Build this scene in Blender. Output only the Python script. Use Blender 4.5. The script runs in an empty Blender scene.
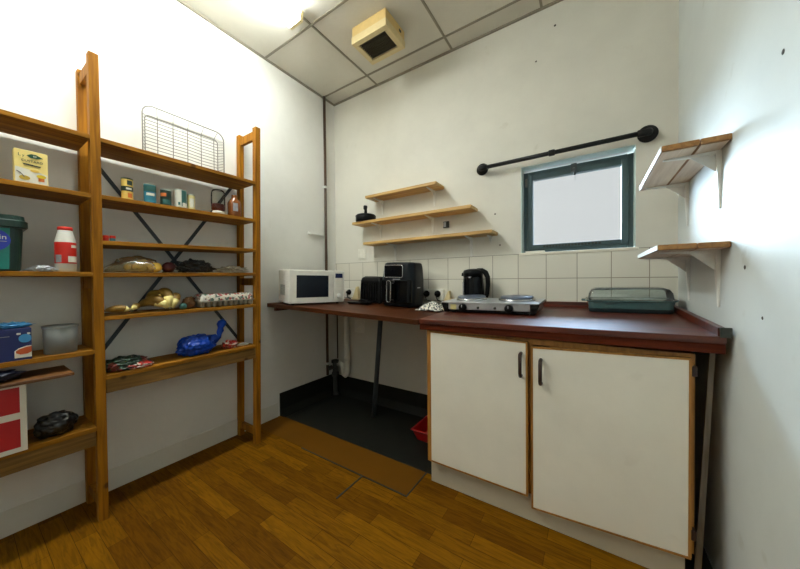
import bpy, bmesh, math, random
from mathutils import Vector, Matrix, noise
C = bpy.context.scene.collection
PI = math.pi
R = math.radians
XL, XR, YB, YF, ZC = -2.135, .387, 2.112, -.85, 2.8435

# ------------------------------------------------------------------ materials
def lin(c):
    return tuple(((v / 255) / 12.92 if v / 255 <= .04045 else ((v / 255 + .055) / 1.055) ** 2.4) for v in c) + (1,)

def newmat(name):
    m = bpy.data.materials.new(name); m.use_nodes = True
    return m, m.node_tree.nodes, m.node_tree.links, m.node_tree.nodes['Principled BSDF']

def mat(name, c, rough=.5, metal=0., vary=.12, scale=30., bump=0., coat=0., spec=None, trans=0., ior=1.45, sss=0.):
    m, N, L, P = newmat(name)
    col = lin(c)
    tc = N.new('ShaderNodeTexCoord'); nz = N.new('ShaderNodeTexNoise')
    nz.inputs['Scale'].default_value = scale; nz.inputs['Detail'].default_value = 4
    L.new(tc.outputs['Object'], nz.inputs['Vector'])
    mx = N.new('ShaderNodeMix'); mx.data_type = 'RGBA'
    mx.inputs['A'].default_value = tuple(v * (1 - vary) for v in col[:3]) + (1,)
    mx.inputs['B'].default_value = tuple(min(1, v * (1 + vary)) for v in col[:3]) + (1,)
    L.new(nz.outputs['Fac'], mx.inputs['Factor']); L.new(mx.outputs['Result'], P.inputs['Base Color'])
    P.inputs['Roughness'].default_value = rough; P.inputs['Metallic'].default_value = metal
    if coat: P.inputs['Coat Weight'].default_value = coat; P.inputs['Coat Roughness'].default_value = .1
    if spec is not None: P.inputs['Specular IOR Level'].default_value = spec
    if trans: P.inputs['Transmission Weight'].default_value = trans; P.inputs['IOR'].default_value = ior
    if bump:
        b = N.new('ShaderNodeBump'); b.inputs['Strength'].default_value = bump; b.inputs['Distance'].default_value = .01
        L.new(nz.outputs['Fac'], b.inputs['Height']); L.new(b.outputs['Normal'], P.inputs['Normal'])
    return m

def wood(name, dark, light, axis='Y', rough=.5, scale=1., coat=0., knots=True, spec=.5, coat_rough=.18):
    m, N, L, P = newmat(name)
    tc = N.new('ShaderNodeTexCoord'); mp = N.new('ShaderNodeMapping')
    s = {'X': (.9, 16, 16), 'Y': (16, .9, 16), 'Z': (16, 16, .9)}[axis]
    mp.inputs['Scale'].default_value = tuple(v * scale for v in s)
    oi = N.new('ShaderNodeObjectInfo'); ad = N.new('ShaderNodeVectorMath'); ad.operation = 'ADD'
    sc = N.new('ShaderNodeVectorMath'); sc.operation = 'SCALE'; sc.inputs['Scale'].default_value = 40
    cb = N.new('ShaderNodeCombineXYZ')
    for k in range(3): L.new(oi.outputs['Random'], cb.inputs[k])
    L.new(cb.outputs[0], sc.inputs[0])
    L.new(tc.outputs['Object'], mp.inputs['Vector']); L.new(mp.outputs[0], ad.inputs[0]); L.new(sc.outputs[0], ad.inputs[1])
    nz = N.new('ShaderNodeTexNoise'); nz.inputs['Scale'].default_value = 3; nz.inputs['Detail'].default_value = 6; nz.inputs['Distortion'].default_value = .8
    L.new(ad.outputs[0], nz.inputs['Vector'])
    cr = N.new('ShaderNodeValToRGB')
    cr.color_ramp.elements[0].position = .3; cr.color_ramp.elements[0].color = lin(dark)
    cr.color_ramp.elements[1].position = .68; cr.color_ramp.elements[1].color = lin(light)
    L.new(nz.outputs['Fac'], cr.inputs['Fac'])
    out = cr.outputs['Color']
    if knots:
        v = N.new('ShaderNodeTexVoronoi'); v.inputs['Scale'].default_value = 5.5
        L.new(tc.outputs['Object'], v.inputs['Vector'])
        k = N.new('ShaderNodeValToRGB'); k.color_ramp.elements[0].position = .05; k.color_ramp.elements[1].position = .1
        k.color_ramp.elements[0].color = (.35, .3, .25, 1); k.color_ramp.elements[1].color = (1, 1, 1, 1)
        L.new(v.outputs['Distance'], k.inputs['Fac'])
        mu = N.new('ShaderNodeMix'); mu.data_type = 'RGBA'; mu.blend_type = 'MULTIPLY'; mu.inputs['Factor'].default_value = 1
        L.new(out, mu.inputs['A']); L.new(k.outputs['Color'], mu.inputs['B']); out = mu.outputs['Result']
    L.new(out, P.inputs['Base Color']); P.inputs['Roughness'].default_value = rough
    P.inputs['Specular IOR Level'].default_value = spec
    if coat: P.inputs['Coat Weight'].default_value = coat; P.inputs['Coat Roughness'].default_value = coat_rough
    b = N.new('ShaderNodeBump'); b.inputs['Strength'].default_value = .15; b.inputs['Distance'].default_value = .003
    L.new(nz.outputs['Fac'], b.inputs['Height']); L.new(b.outputs['Normal'], P.inputs['Normal'])
    return m

def plaster(name, c, rough, dirt=.5, spec=.4, bump=.25):
    m, N, L, P = newmat(name); col = lin(c)
    tc = N.new('ShaderNodeTexCoord')
    a = N.new('ShaderNodeTexNoise'); a.inputs['Scale'].default_value = 1.7; a.inputs['Detail'].default_value = 7; a.inputs['Roughness'].default_value = .65
    b = N.new('ShaderNodeTexNoise'); b.inputs['Scale'].default_value = 9; b.inputs['Detail'].default_value = 8
    L.new(tc.outputs['Object'], a.inputs['Vector']); L.new(tc.outputs['Object'], b.inputs['Vector'])
    r1 = N.new('ShaderNodeValToRGB')
    r1.color_ramp.elements[0].position = .25; r1.color_ramp.elements[0].color = tuple(v * .88 for v in col[:3]) + (1,)
    r1.color_ramp.elements[1].position = .6; r1.color_ramp.elements[1].color = col
    L.new(a.outputs['Fac'], r1.inputs['Fac'])
    r2 = N.new('ShaderNodeValToRGB')                                   # small scuffs
    r2.color_ramp.elements[0].position = .2; r2.color_ramp.elements[0].color = (.7, .66, .58, 1)
    r2.color_ramp.elements[1].position = .33; r2.color_ramp.elements[1].color = (1, 1, 1, 1)
    L.new(b.outputs['Fac'], r2.inputs['Fac'])
    mu = N.new('ShaderNodeMix'); mu.data_type = 'RGBA'; mu.blend_type = 'MULTIPLY'; mu.inputs['Factor'].default_value = dirt
    L.new(r1.outputs['Color'], mu.inputs['A']); L.new(r2.outputs['Color'], mu.inputs['B'])
    L.new(mu.outputs['Result'], P.inputs['Base Color'])
    P.inputs['Roughness'].default_value = rough; P.inputs['Specular IOR Level'].default_value = spec
    c_ = N.new('ShaderNodeTexNoise'); c_.inputs['Scale'].default_value = 26; c_.inputs['Detail'].default_value = 5
    L.new(tc.outputs['Object'], c_.inputs['Vector'])
    bp = N.new('ShaderNodeBump'); bp.inputs['Strength'].default_value = bump; bp.inputs['Distance'].default_value = .004
    L.new(c_.outputs['Fac'], bp.inputs['Height']); L.new(bp.outputs['Normal'], P.inputs['Normal'])
    return m

def brickmat(name, c1, c2, cm, w, h, mortar, off=0., plane='XZ', rough=.3, shift=(0, 0), grain=False, spec=.5, bump=.4):
    m, N, L, P = newmat(name)
    tc = N.new('ShaderNodeTexCoord'); sp = N.new('ShaderNodeSeparateXYZ'); cb = N.new('ShaderNodeCombineXYZ')
    L.new(tc.outputs['Object'], sp.inputs[0])
    for k, a in enumerate(plane):
        ad = N.new('ShaderNodeMath'); ad.operation = 'ADD'; ad.inputs[1].default_value = shift[k]
        L.new(sp.outputs[a], ad.inputs[0]); L.new(ad.outputs[0], cb.inputs[k])
    br = N.new('ShaderNodeTexBrick'); br.offset = off; br.offset_frequency = 2; br.squash = 1
    br.inputs['Scale'].default_value = 1; br.inputs['Brick Width'].default_value = w; br.inputs['Row Height'].default_value = h
    br.inputs['Mortar Size'].default_value = mortar; br.inputs['Mortar Smooth'].default_value = .1; br.inputs['Bias'].default_value = 0
    br.inputs['Color1'].default_value = lin(c1); br.inputs['Color2'].default_value = lin(c2); br.inputs['Mortar'].default_value = lin(cm)
    L.new(cb.outputs[0], br.inputs['Vector'])
    out = br.outputs['Color']
    if grain:
        mp = N.new('ShaderNodeMapping'); mp.inputs['Scale'].default_value = (3, 30, 3)
        nz = N.new('ShaderNodeTexNoise'); nz.inputs['Scale'].default_value = 2.5; nz.inputs['Detail'].default_value = 7; nz.inputs['Distortion'].default_value = 1.4
        L.new(cb.outputs[0], mp.inputs['Vector']); L.new(mp.outputs[0], nz.inputs['Vector'])
        cr = N.new('ShaderNodeValToRGB'); cr.color_ramp.elements[0].position = .3; cr.color_ramp.elements[0].color = (.5, .45, .36, 1)
        cr.color_ramp.elements[1].position = .62; cr.color_ramp.elements[1].color = (1.1, 1.08, 1, 1)
        L.new(nz.outputs['Fac'], cr.inputs['Fac'])
        mu = N.new('ShaderNodeMix'); mu.data_type = 'RGBA'; mu.blend_type = 'MULTIPLY'; mu.inputs['Factor'].default_value = .8
        L.new(out, mu.inputs['A']); L.new(cr.outputs['Color'], mu.inputs['B']); out = mu.outputs['Result']
    L.new(out, P.inputs['Base Color']); P.inputs['Roughness'].default_value = rough; P.inputs['Specular IOR Level'].default_value = spec
    b = N.new('ShaderNodeBump'); b.inputs['Strength'].default_value = bump; b.inputs['Distance'].default_value = .002; b.invert = True
    L.new(br.outputs['Fac'], b.inputs['Height']); L.new(b.outputs['Normal'], P.inputs['Normal'])
    return m

def ramp_pattern(name, cols, scale=40, rough=.5, kind='VORONOI', stretch=(1, 1, 1)):
    """patches of several colours (printed wrappers, patterned cloth)"""
    m, N, L, P = newmat(name)
    tc = N.new('ShaderNodeTexCoord'); mp = N.new('ShaderNodeMapping'); mp.inputs['Scale'].default_value = stretch
    L.new(tc.outputs['Object'], mp.inputs['Vector'])
    if kind == 'VORONOI':
        t = N.new('ShaderNodeTexVoronoi'); t.inputs['Scale'].default_value = scale; o = t.outputs['Color']
        se = N.new('ShaderNodeSeparateColor'); L.new(o, se.inputs[0]); o = se.outputs[0]
    else:
        t = N.new('ShaderNodeTexNoise'); t.inputs['Scale'].default_value = scale; t.inputs['Detail'].default_value = 3; o = t.outputs['Fac']
    L.new(mp.outputs[0], t.inputs['Vector'])
    cr = N.new('ShaderNodeValToRGB'); cr.color_ramp.interpolation = 'CONSTANT'
    el = cr.color_ramp.elements
    lo, hi = (0, 1) if kind == 'VORONOI' else (.32, .68)
    while len(el) < len(cols): el.new(.5)
    for k, c in enumerate(cols):
        el[k].position = 0 if k == 0 else lo + (hi - lo) * k / len(cols); el[k].color = lin(c)
    L.new(o, cr.inputs['Fac']); L.new(cr.outputs['Color'], P.inputs['Base Color']); P.inputs['Roughness'].default_value = rough
    return m

def thin_glass(name, tint, gloss=.12, rough=.02, milky=0., milk=(230, 235, 235), ior=1.5):
    m, N, L, P = newmat(name); out = N['Material Output']; N.remove(P)
    tr = N.new('ShaderNodeBsdfTransparent'); tr.inputs[0].default_value = lin(tint)
    gl = N.new('ShaderNodeBsdfGlossy'); gl.inputs['Roughness'].default_value = rough
    fr = N.new('ShaderNodeFresnel'); fr.inputs['IOR'].default_value = ior
    ad = N.new('ShaderNodeMath'); ad.operation = 'ADD'; ad.inputs[1].default_value = gloss; ad.use_clamp = True
    L.new(fr.outputs[0], ad.inputs[0])
    mx = N.new('ShaderNodeMixShader'); L.new(ad.outputs[0], mx.inputs[0]); L.new(tr.outputs[0], mx.inputs[1]); L.new(gl.outputs[0], mx.inputs[2])
    last = mx
    if milky:
        df = N.new('ShaderNodeBsdfDiffuse'); df.inputs[0].default_value = lin(milk)
        tl = N.new('ShaderNodeBsdfTranslucent'); tl.inputs[0].default_value = lin(milk)
        m1 = N.new('ShaderNodeMixShader'); m1.inputs[0].default_value = .45; L.new(df.outputs[0], m1.inputs[1]); L.new(tl.outputs[0], m1.inputs[2])
        m2 = N.new('ShaderNodeMixShader'); m2.inputs[0].default_value = milky; L.new(mx.outputs[0], m2.inputs[1]); L.new(m1.outputs[0], m2.inputs[2]); last = m2
    L.new(last.outputs[0], out.inputs['Surface'])
    return m

def emit(name, c, s):
    m, N, L, P = newmat(name); P.inputs['Base Color'].default_value = lin((240, 240, 235))
    P.inputs['Emission Color'].default_value = lin(c); P.inputs['Emission Strength'].default_value = s
    return m

PINE = dict(dark=(116, 72, 10), light=(168, 114, 30), rough=.6, spec=.15)
M = {
    'wall_left': plaster('paint_white_left', (226, 225, 219), .6, .35),
    'wall_back': plaster('paint_white_back', (214, 211, 200), .55, .5),
    'wall_right': plaster('paint_gloss_right', (204, 209, 206), .52, .5, .35, .12),
    'skirt': plaster('paint_skirting', (216, 214, 204), .55, .5),
    'ceiling': plaster('ceiling_board', (212, 208, 196), .9, .3, .2),
    'grid': mat('ceiling_bars', (138, 132, 116), .6),
    'floor': brickmat('oak_laminate', (130, 87, 5), (98, 60, 1), (70, 42, 1), .42, .068, .0009, .37, 'XY', .6, spec=.08, grain=True, bump=.15),
    'panel': mat('hardboard_brown', (100, 62, 3), .6, spec=.15, vary=.15, scale=6),
    'vinyl': mat('vinyl_dark', (30, 31, 26), .5, vary=.35, scale=9, spec=.25),
    'tiles': brickmat('white_tiles', (222, 218, 205), (214, 210, 196), (150, 143, 128), .171, .165, .0022, 0, 'XZ', .25, shift=(.242 + 1.71, -1.27 + 1.65)),
    'pine_y': wood('pine_shelf', axis='Y', **PINE), 'pine_z': wood('pine_post', axis='Z', dark=(114, 68, 6), light=(166, 110, 22), rough=.6, spec=.15),
    'pine_x': wood('pine_board', (168, 124, 58), (214, 176, 108), 'X'),
    'apron_wood': wood('weathered_pine', (92, 66, 32), (146, 110, 58), 'Y', spec=.2),
    'pine_dark': wood('old_pine', (84, 50, 22), (128, 84, 40), 'Y'),
    'plank_end': wood('painted_plank_wood', (120, 80, 36), (168, 120, 62), 'Y'),
    'pinkboard': wood('whitewashed_board', (196, 178, 158), (222, 208, 190), 'Y', knots=False),
    'top_red': wood('worktop_mahogany', (40, 10, 2), (104, 36, 6), 'X', .45, 1., .45, knots=False, spec=.4, coat_rough=.36),
    'top_apron': wood('worktop_apron', (44, 12, 3), (100, 38, 10), 'X', .5, 1., 0., knots=False, spec=.15),
    'top_brown': wood('worktop_brown', (42, 18, 3), (86, 42, 10), 'X', .5, 1., 0., knots=False, spec=.22),
    'lipping': wood('door_lipping', (136, 90, 34), (176, 124, 56), 'Z', knots=False),
    'door': plaster('melamine_white', (232, 227, 213), .4, .25, .4, .04),
    'plinth': plaster('plinth_stained', (196, 188, 168), .6, 1.),
    'brown_metal': mat('brown_handle', (46, 26, 18), .35), 'iron': mat('black_iron', (13, 13, 14), .4, spec=.3),
    'steelgrey': mat('grey_paint_metal', (72, 78, 82), .45, .2), 'strap': mat('brace_metal', (52, 58, 64), .45, .4),
    'chrome': mat('chrome', (200, 200, 200), .22, 1.), 'wire': mat('chrome_wire', (128, 126, 120), .45, .2),
    'white_metal': mat('bracket_white', (226, 226, 220), .4), 'white_plastic': mat('white_plastic', (226, 224, 214), .4),
    'cream': mat('cream_plastic', (208, 178, 116), .45), 'cream_light': mat('cream_light_plastic', (212, 194, 146), .45),
    'grille': mat('grille_dark', (62, 54, 34), .6), 'black': mat('black_plastic', (10, 10, 11), .4, spec=.2),
    'blackgloss': mat('black_gloss', (7, 8, 10), .15, spec=.25), 'navyblack': mat('airfryer_shell', (14, 20, 26), .32, spec=.25),
    'screen': mat('dark_screen', (10, 12, 16), .15, spec=.25), 'microglass': mat('oven_window', (20, 27, 36), .1, spec=.35),
    'lcd': mat('lcd_blue', (26, 34, 74), .2), 'silver': mat('silver_paint', (172, 174, 177), .35, .55),
    'plate_metal': mat('hotplate_iron', (112, 120, 134), .35, .5), 'greyplastic': mat('grey_plastic', (120, 120, 116), .5),
    'teal': mat('enamel_teal', (78, 112, 114), .2, coat=.4), 'teal_shade': mat('enamel_teal_shade', (30, 46, 50), .3),
    'glass': thin_glass('lid_glass', (240, 250, 252), .12, .05), 'pane': thin_glass('window_glass', (246, 247, 247), .02),
    'jar_glass': thin_glass('jar_glass', (244, 246, 242), .02, .1, ior=1.2),
    'tub': thin_glass('clear_tub', (190, 194, 190), .05, .3, .45, (190, 192, 188)),
    'clearbag': thin_glass('clear_bag', (238, 234, 212), .04, .2, .22, (216, 206, 170)),
    'milkbag': thin_glass('milky_bag', (238, 234, 222), .04, .2, .7, (222, 216, 200)),
    'frame': mat('window_frame_green', (60, 82, 86), .4, vary=.25, scale=14), 'sill': mat('sill_paint', (216, 210, 194), .5),
    'reveal': mat('reveal_paint', (206, 222, 214), .5),
    'pipe_brown': mat('pipe_brown', (74, 54, 36), .5), 'pipe_white': mat('pipe_white', (228, 225, 212), .4),
    'drain': mat('drain_grey', (58, 58, 56), .6), 'red': mat('red_plastic', (170, 16, 18), .35),
    'red_print': mat('red_print', (178, 24, 28), .5, vary=.04), 'red_label': mat('red_label', (206, 38, 24), .4, vary=.05),
    'white': mat('white_card', (224, 220, 206), .5, vary=.04), 'bluebag': mat('blue_polythene', (6, 60, 164), .3, vary=.15, spec=.4),
    'blackbag': mat('black_polythene', (20, 20, 21), .3, spec=.5), 'navybag': mat('navy_polythene', (16, 20, 40), .35),
    'banana': mat('banana_skin', (196, 164, 60), .5, vary=.45, scale=16), 'banana_lit_tip': mat('banana_lit', (232, 216, 140), .5), 'stem': mat('banana_stem', (74, 60, 24), .6),
    'banana_olive': mat('banana_olive', (132, 100, 32), .5, vary=.4, scale=16),
    'potato': mat('yellow_potato', (226, 184, 76), .55, vary=.2, scale=14), 'onion': mat('red_onion', (70, 14, 22), .3, vary=.3),
    'wrap_green': ramp_pattern('green_wrapper', [(24, 46, 32), (32, 60, 42), (26, 44, 34), (38, 66, 46), (120, 50, 42)], 11, .3, 'NOISE'),
    'wrap_red': ramp_pattern('red_wrapper', [(190, 60, 44), (214, 200, 190), (176, 40, 30), (90, 40, 40)], 22, .35, 'NOISE'),
    'print': ramp_pattern('printed_carton', [(206, 200, 186), (120, 110, 110), (206, 196, 176), (70, 96, 80), (190, 186, 176), (150, 60, 56), (210, 206, 196)], 90, .6),
    'pulp': mat('egg_carton_pulp', (150, 144, 128), .8), 'speckle': ramp_pattern('speckled_cloth', [(40, 42, 46), (212, 208, 194), (222, 216, 204), (100, 106, 112), (216, 212, 200)], 110, .85),
    'foil': mat('foil', (196, 200, 206), .3, .6), 'kraft': mat('brown_paper', (110, 76, 44), .7), 'tealcap': mat('teal_cap', (60, 110, 104), .5),
    'yellow_can': mat('yellow_label', (220, 186, 92), .4, vary=.06), 'can_green': mat('dark_green_label', (30, 52, 40), .4, vary=.1),
    'can_blue': mat('blue_label', (44, 120, 142), .4, vary=.2), 'can_pale': mat('pale_label', (206, 204, 190), .45, vary=.1), 'can_teal': mat('teal_label', (40, 92, 88), .4),
    'can_cream': mat('cream_label', (206, 192, 130), .45), 'orange': mat('orange_print', (206, 108, 36), .45), 'can_metal': mat('tin_metal', (176, 182, 172), .35, .8),
    'sauce': mat('red_brown_sauce', (110, 36, 22), .3), 'amber': mat('amber_bottle', (128, 72, 26), .2, coat=.4), 'labelgrey': mat('label_grey', (150, 148, 150), .5, vary=.5, scale=60),
    'blue_card': mat('navy_card', (22, 34, 92), .4, vary=.1), 'blue_lite': mat('blue_print', (54, 136, 190), .4, vary=.1), 'soup': mat('orange_soup', (190, 82, 30), .4),
    'darkgreen': mat('dark_green_plastic', (12, 46, 38), .3, vary=.2), 'teal_label': mat('teal_print', (22, 124, 116), .35, vary=.25, scale=20), 'blue_oval': mat('blue_oval', (24, 52, 170), .4, vary=.05),
    'yellow': mat('yellow_print', (226, 196, 40), .4), 'pale_yellow': mat('pale_yellow_card', (236, 212, 130), .5, vary=.05), 'leafgreen': mat('leaf_green', (20, 74, 46), .5),
    'ink': mat('ink', (40, 44, 36), .5), 'cardgrey': mat('brown_board_dark', (70, 48, 28), .6), 'tube': emit('fluorescent_diffuser', (240, 246, 242), 24.),
    'fixture': mat('fixture_white', (226, 222, 206), .4), 'lamp_end': mat('fixture_end', (222, 206, 158), .4), 'batten': wood('pale_batten', (120, 108, 92), (170, 160, 144), 'Z', knots=False),
    'smudge': mat('scuff_mark', (70, 64, 56), .8),
}

# ------------------------------------------------------------------ mesh building
ROOTS = {}
class MB:
    def __init__(s): s.bm = bmesh.new(); s.mi = 0
    def _v(s, p): return s.bm.verts.new(p)
    def face(s, vs):
        try:
            f = s.bm.faces.new(vs); f.material_index = s.mi; return f
        except ValueError: return None
    def hexa(s, p):                     # p: 4 bottom (ccw from above) + 4 top
        v = [s._v(q) for q in p]
        for f in ((3, 2, 1, 0), (4, 5, 6, 7), (0, 1, 5, 4), (1, 2, 6, 5), (2, 3, 7, 6), (3, 0, 4, 7)): s.face([v[i] for i in f])
        return s
    def box(s, x0, x1, y0, y1, z0, z1):
        return s.hexa([(x0, y0, z0), (x1, y0, z0), (x1, y1, z0), (x0, y1, z0), (x0, y0, z1), (x1, y0, z1), (x1, y1, z1), (x0, y1, z1)])
    def rings(s, rr, cap=True, closed=True):
        vs = [[s._v(p) for p in r] for r in rr]; n = len(vs[0])
        for a, b in zip(vs, vs[1:]):
            for i in range(n if closed else n - 1): s.face([a[i], a[(i + 1) % n], b[(i + 1) % n], b[i]])
        if cap and closed: s.face(vs[0][::-1]); s.face(vs[-1])
        return s
    def lathe(s, prof, c=(0, 0, 0), n=28, cap=True):
        return s.rings([[(c[0] + r * math.cos(2 * PI * k / n), c[1] + r * math.sin(2 * PI * k / n), c[2] + z) for k in range(n)] for r, z in prof], cap)
    def tube(s, pts, r, n=10, cap=True):
        pts = [Vector(p) for p in pts]; rr = []; up = None
        rad = r if isinstance(r, (list, tuple)) else [r] * len(pts)
        for i, p in enumerate(pts):
            t = (pts[min(i + 1, len(pts) - 1)] - pts[max(i - 1, 0)]).normalized()
            if up is None:
                up = t.orthogonal().normalized()
            u = (up - t * up.dot(t)).normalized(); up = u; w = t.cross(u)
            rr.append([p + (u * math.cos(2 * PI * k / n) + w * math.sin(2 * PI * k / n)) * rad[i] for k in range(n)])
        return s.rings(rr, cap)
    def prism(s, poly, d):              # polygon points + extrusion vector
        d = Vector(d); a = [s._v(p) for p in poly]; b = [s._v(Vector(p) + d) for p in poly]; n = len(a)
        s.face(a[::-1]); s.face(b)
        for i in range(n): s.face([a[i], a[(i + 1) % n], b[(i + 1) % n], b[i]])
        return s
    def rbox(s, x0, x1, y0, y1, levels, rad, n=6):   # rounded-corner box; levels: (z, inset)
        rr = []
        for z, ins in levels:
            r = max(rad - ins * .3, .002); ring = []
            for cx, cy, a0 in ((x1 - ins - r, y1 - ins - r, 0), (x0 + ins + r, y1 - ins - r, 90), (x0 + ins + r, y0 + ins + r, 180), (x1 - ins - r, y0 + ins + r, 270)):
                for k in range(n + 1):
                    a = R(a0 + 90 * k / n); ring.append((cx + r * math.cos(a), cy + r * math.sin(a), z))
            rr.append(ring)
        return s.rings(rr)
    def blob(s, c, size, seed, amp=.25, freq=2.2, sub=4, flat=None, tail=None, crease=0.):
        m = bmesh.ops.create_icosphere(s.bm, subdivisions=sub, radius=1)
        rnd = Vector((seed * 7.13, seed * 3.7, seed * 1.9))
        for v in m['verts']:
            d = v.co.copy(); k = 1 + amp * noise.noise(d * freq + rnd) + amp * .5 * noise.noise(d * freq * 2.3 + rnd)
            if crease: k += crease * (abs(noise.noise(d * freq * 1.7 + rnd * 2)) - .25)
            p = Vector((d.x * size[0] * k, d.y * size[1] * k, d.z * size[2] * k))
            if flat is not None and p.z < flat: p.z = flat + (p.z - flat) * .008
            if tail is not None:
                t = Vector(tail); q = d.dot(t.normalized())
                if q > .72: p += t * ((q - .72) / .28) ** 1.3
            if flat is not None and p.z < flat - .0006: p.z = flat - .0006
            v.co = p + Vector(c)
        for f in {f for v in m['verts'] for f in v.link_faces}: f.material_index = s.mi
        return s
    def sheet(s, f, nu, nv, th=0.):
        g = [[s._v(f(i / nu, j / nv)) for j in range(nv + 1)] for i in range(nu + 1)]
        for i in range(nu):
            for j in range(nv): s.face([g[i][j], g[i + 1][j], g[i + 1][j + 1], g[i][j + 1]])
        return s
    def build(s, name, m, parent=None, w=None, bevel=0., smooth=False, sub=0, solid=0., base=None, seg=2):
        """w: True when the points are in room coordinates; base: origin of a top-level mesh"""
        bm = s.bm; me = bpy.data.meshes.new(name); o = bpy.data.objects.new(name, me)
        if parent is not None:
            M_ = ROOTS[parent.name]; ROOTS[o.name] = M_
            if w: bm.transform(M_.inverted())
            o.parent = parent
        elif base is not None:
            bm.transform(Matrix.Translation(base).inverted()); o.location = base
        ROOTS.setdefault(o.name, Matrix.Translation(base) if base is not None else Matrix())
        bmesh.ops.recalc_face_normals(bm, faces=bm.faces[:]); bm.to_mesh(me); bm.free()
        for q in (m if isinstance(m, (list, tuple)) else [m]): me.materials.append(M[q] if isinstance(q, str) else q)
        C.objects.link(o)
        if smooth:
            for p in me.polygons: p.use_smooth = True
        if solid: d = o.modifiers.new('th', 'SOLIDIFY'); d.thickness = solid; d.offset = 0
        if bevel:
            d = o.modifiers.new('bv', 'BEVEL'); d.width = bevel; d.segments = seg; d.limit_method = 'ANGLE'; d.angle_limit = R(40)
            for p in me.polygons: p.use_smooth = True
            d.harden_normals = True
        if sub: d = o.modifiers.new('ss', 'SUBSURF'); d.levels = d.render_levels = sub
        return o

def tag(o, label, cat, group=None):
    o['label'] = label; o['category'] = cat
    if group: o['group'] = group
    return o
TL = Matrix.Rotation(math.atan(.030), 3, 'Y')                          # lie of the two worktops
TR = Matrix.Rotation(math.atan(.0333), 3, 'X') @ Matrix.Rotation(-math.atan(.012), 3, 'Y')
def thing(name, label, cat, loc=(0, 0, 0), rz=0., group=None, tilt=None):
    o = bpy.data.objects.new(name, None); o.empty_display_size = .05; C.objects.link(o)
    o.location = loc; o.rotation_euler = (tilt @ Matrix.Rotation(rz, 3, 'Z')).to_euler() if tilt else (0, 0, rz)
    ROOTS[o.name] = Matrix.Translation(loc) @ o.rotation_euler.to_matrix().to_4x4()
    return tag(o, label, cat, group)
def struct(o): o['kind'] = 'structure'; return o
def bx(*a): return MB().box(*a)
def text(s, size, mtx, m, parent, name='lettering'):
    cu = bpy.data.curves.new('t', 'FONT'); cu.body = s; cu.size = size; cu.extrude = .0004; cu.align_x = 'CENTER'; cu.align_y = 'CENTER'; cu.resolution_u = 3
    t = bpy.data.objects.new('t', cu); C.objects.link(t); bpy.context.view_layer.update()
    me = bpy.data.meshes.new_from_object(t.evaluated_get(bpy.context.evaluated_depsgraph_get()))
    bpy.data.objects.remove(t); bpy.data.curves.remove(cu)
    me.transform(mtx); me.materials.clear(); me.materials.append(M[m]); me.name = name
    o = bpy.data.objects.new(name, me); o.parent = parent; ROOTS[o.name] = ROOTS[parent.name]
    me.transform(ROOTS[parent.name].inverted()); C.objects.link(o)
    return o
FACE_X = Matrix(((0, 0, 1, 0), (1, 0, 0, 0), (0, 1, 0, 0), (0, 0, 0, 1)))      # text facing +x, reading along +y
FACE_Y = Matrix(((1, 0, 0, 0), (0, 0, -1, 0), (0, 1, 0, 0), (0, 0, 0, 1)))     # text facing -y, reading along +x
def arc_patch(c, r, a0, a1, z0, z1, n=10):
    m = MB()
    m.sheet(lambda u, v: (c[0] + r * math.cos(a0 + (a1 - a0) * u), c[1] + r * math.sin(a0 + (a1 - a0) * u), c[2] + z0 + (z1 - z0) * v), n, 1)
    return m
def ell_patch_x(x, cy, cz, ry, rz, n=24, th=.0008):
    return MB().prism([(x, cy + ry * math.cos(2 * PI * k / n), cz + rz * math.sin(2 * PI * k / n)) for k in range(n)], (th, 0, 0))

# ------------------------------------------------------------------ room
fl = MB(); fl.box(XL - .1, XR + .1, YF - .1, 1.47, -.06, 0); fl.mi = 1; fl.box(XL - .1, XR + .1, 1.47, YB + .15, -.06, -.004)
struct(fl.build('floor', ['floor', 'vinyl']))
struct(bx(XL - .1, XL, YF - .1, YB + .15, 0, ZC + .05).build('wall_left', 'wall_left'))
struct(bx(XR, XR + .1, YF - .1, YB + .15, 0, ZC + .05).build('wall_right', 'wall_right'))
struct(bx(XL, XR, YF - .1, YF, 0, ZC + .05).build('wall_front', 'wall_left'))
WX0, WX1, WZ0, WZ1 = -.395, .212, 1.272, 1.852
wb = MB(); T = YB + .15
wb.box(XL, WX0, YB, T, 0, ZC + .05).box(WX1, XR, YB, T, 0, ZC + .05).box(WX0, WX1, YB, T, 0, WZ0).box(WX0, WX1, YB, T, WZ1, ZC + .05)
struct(wb.build('wall_back', 'wall_back'))
struct(bx(XL - .1, XR + .1, YF - .1, YB + .15, ZC, ZC + .05).build('ceiling', 'ceiling'))
g = MB()
for x in (-1.595, -.88, -.265): g.box(x - .0075, x + .0075, YF, YB, ZC - .004, ZC)
for y in (1.965, 1.372, .78, .19, -.40, -.99): g.box(XL, XR, y - .0075, y + .0075, ZC - .0045, ZC)
g.box(XL, XL + .014, YF, YB, ZC - .012, ZC).box(XL, XR, YB - .014, YB, ZC - .012, ZC).box(XR - .014, XR, YF, YB, ZC - .012, ZC)
struct(g.build('trim_1', 'grid'))
struct(bx(XL, XL + .006, YF, 1.44, 0, .115).build('baseboard_left', 'skirt', bevel=.003))
v = MB()
v.prism([(XL, 1.46, .185), (XL + .006, 1.46, .185), (XL + .01, 1.46, .05), (XL + .05, 1.46, -.004), (XL, 1.46, -.004)], (0, YB - 1.46, 0))
struct(v.build('baseboard_left', 'vinyl'))
struct(MB().prism([(XL, YB, .165), (XL, YB - .006, .165), (XL, YB - .01, .05), (XL, YB - .05, -.004), (XL, YB, -.004)], (1.4, 0, 0)).build('baseboard_back', 'vinyl'))
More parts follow.
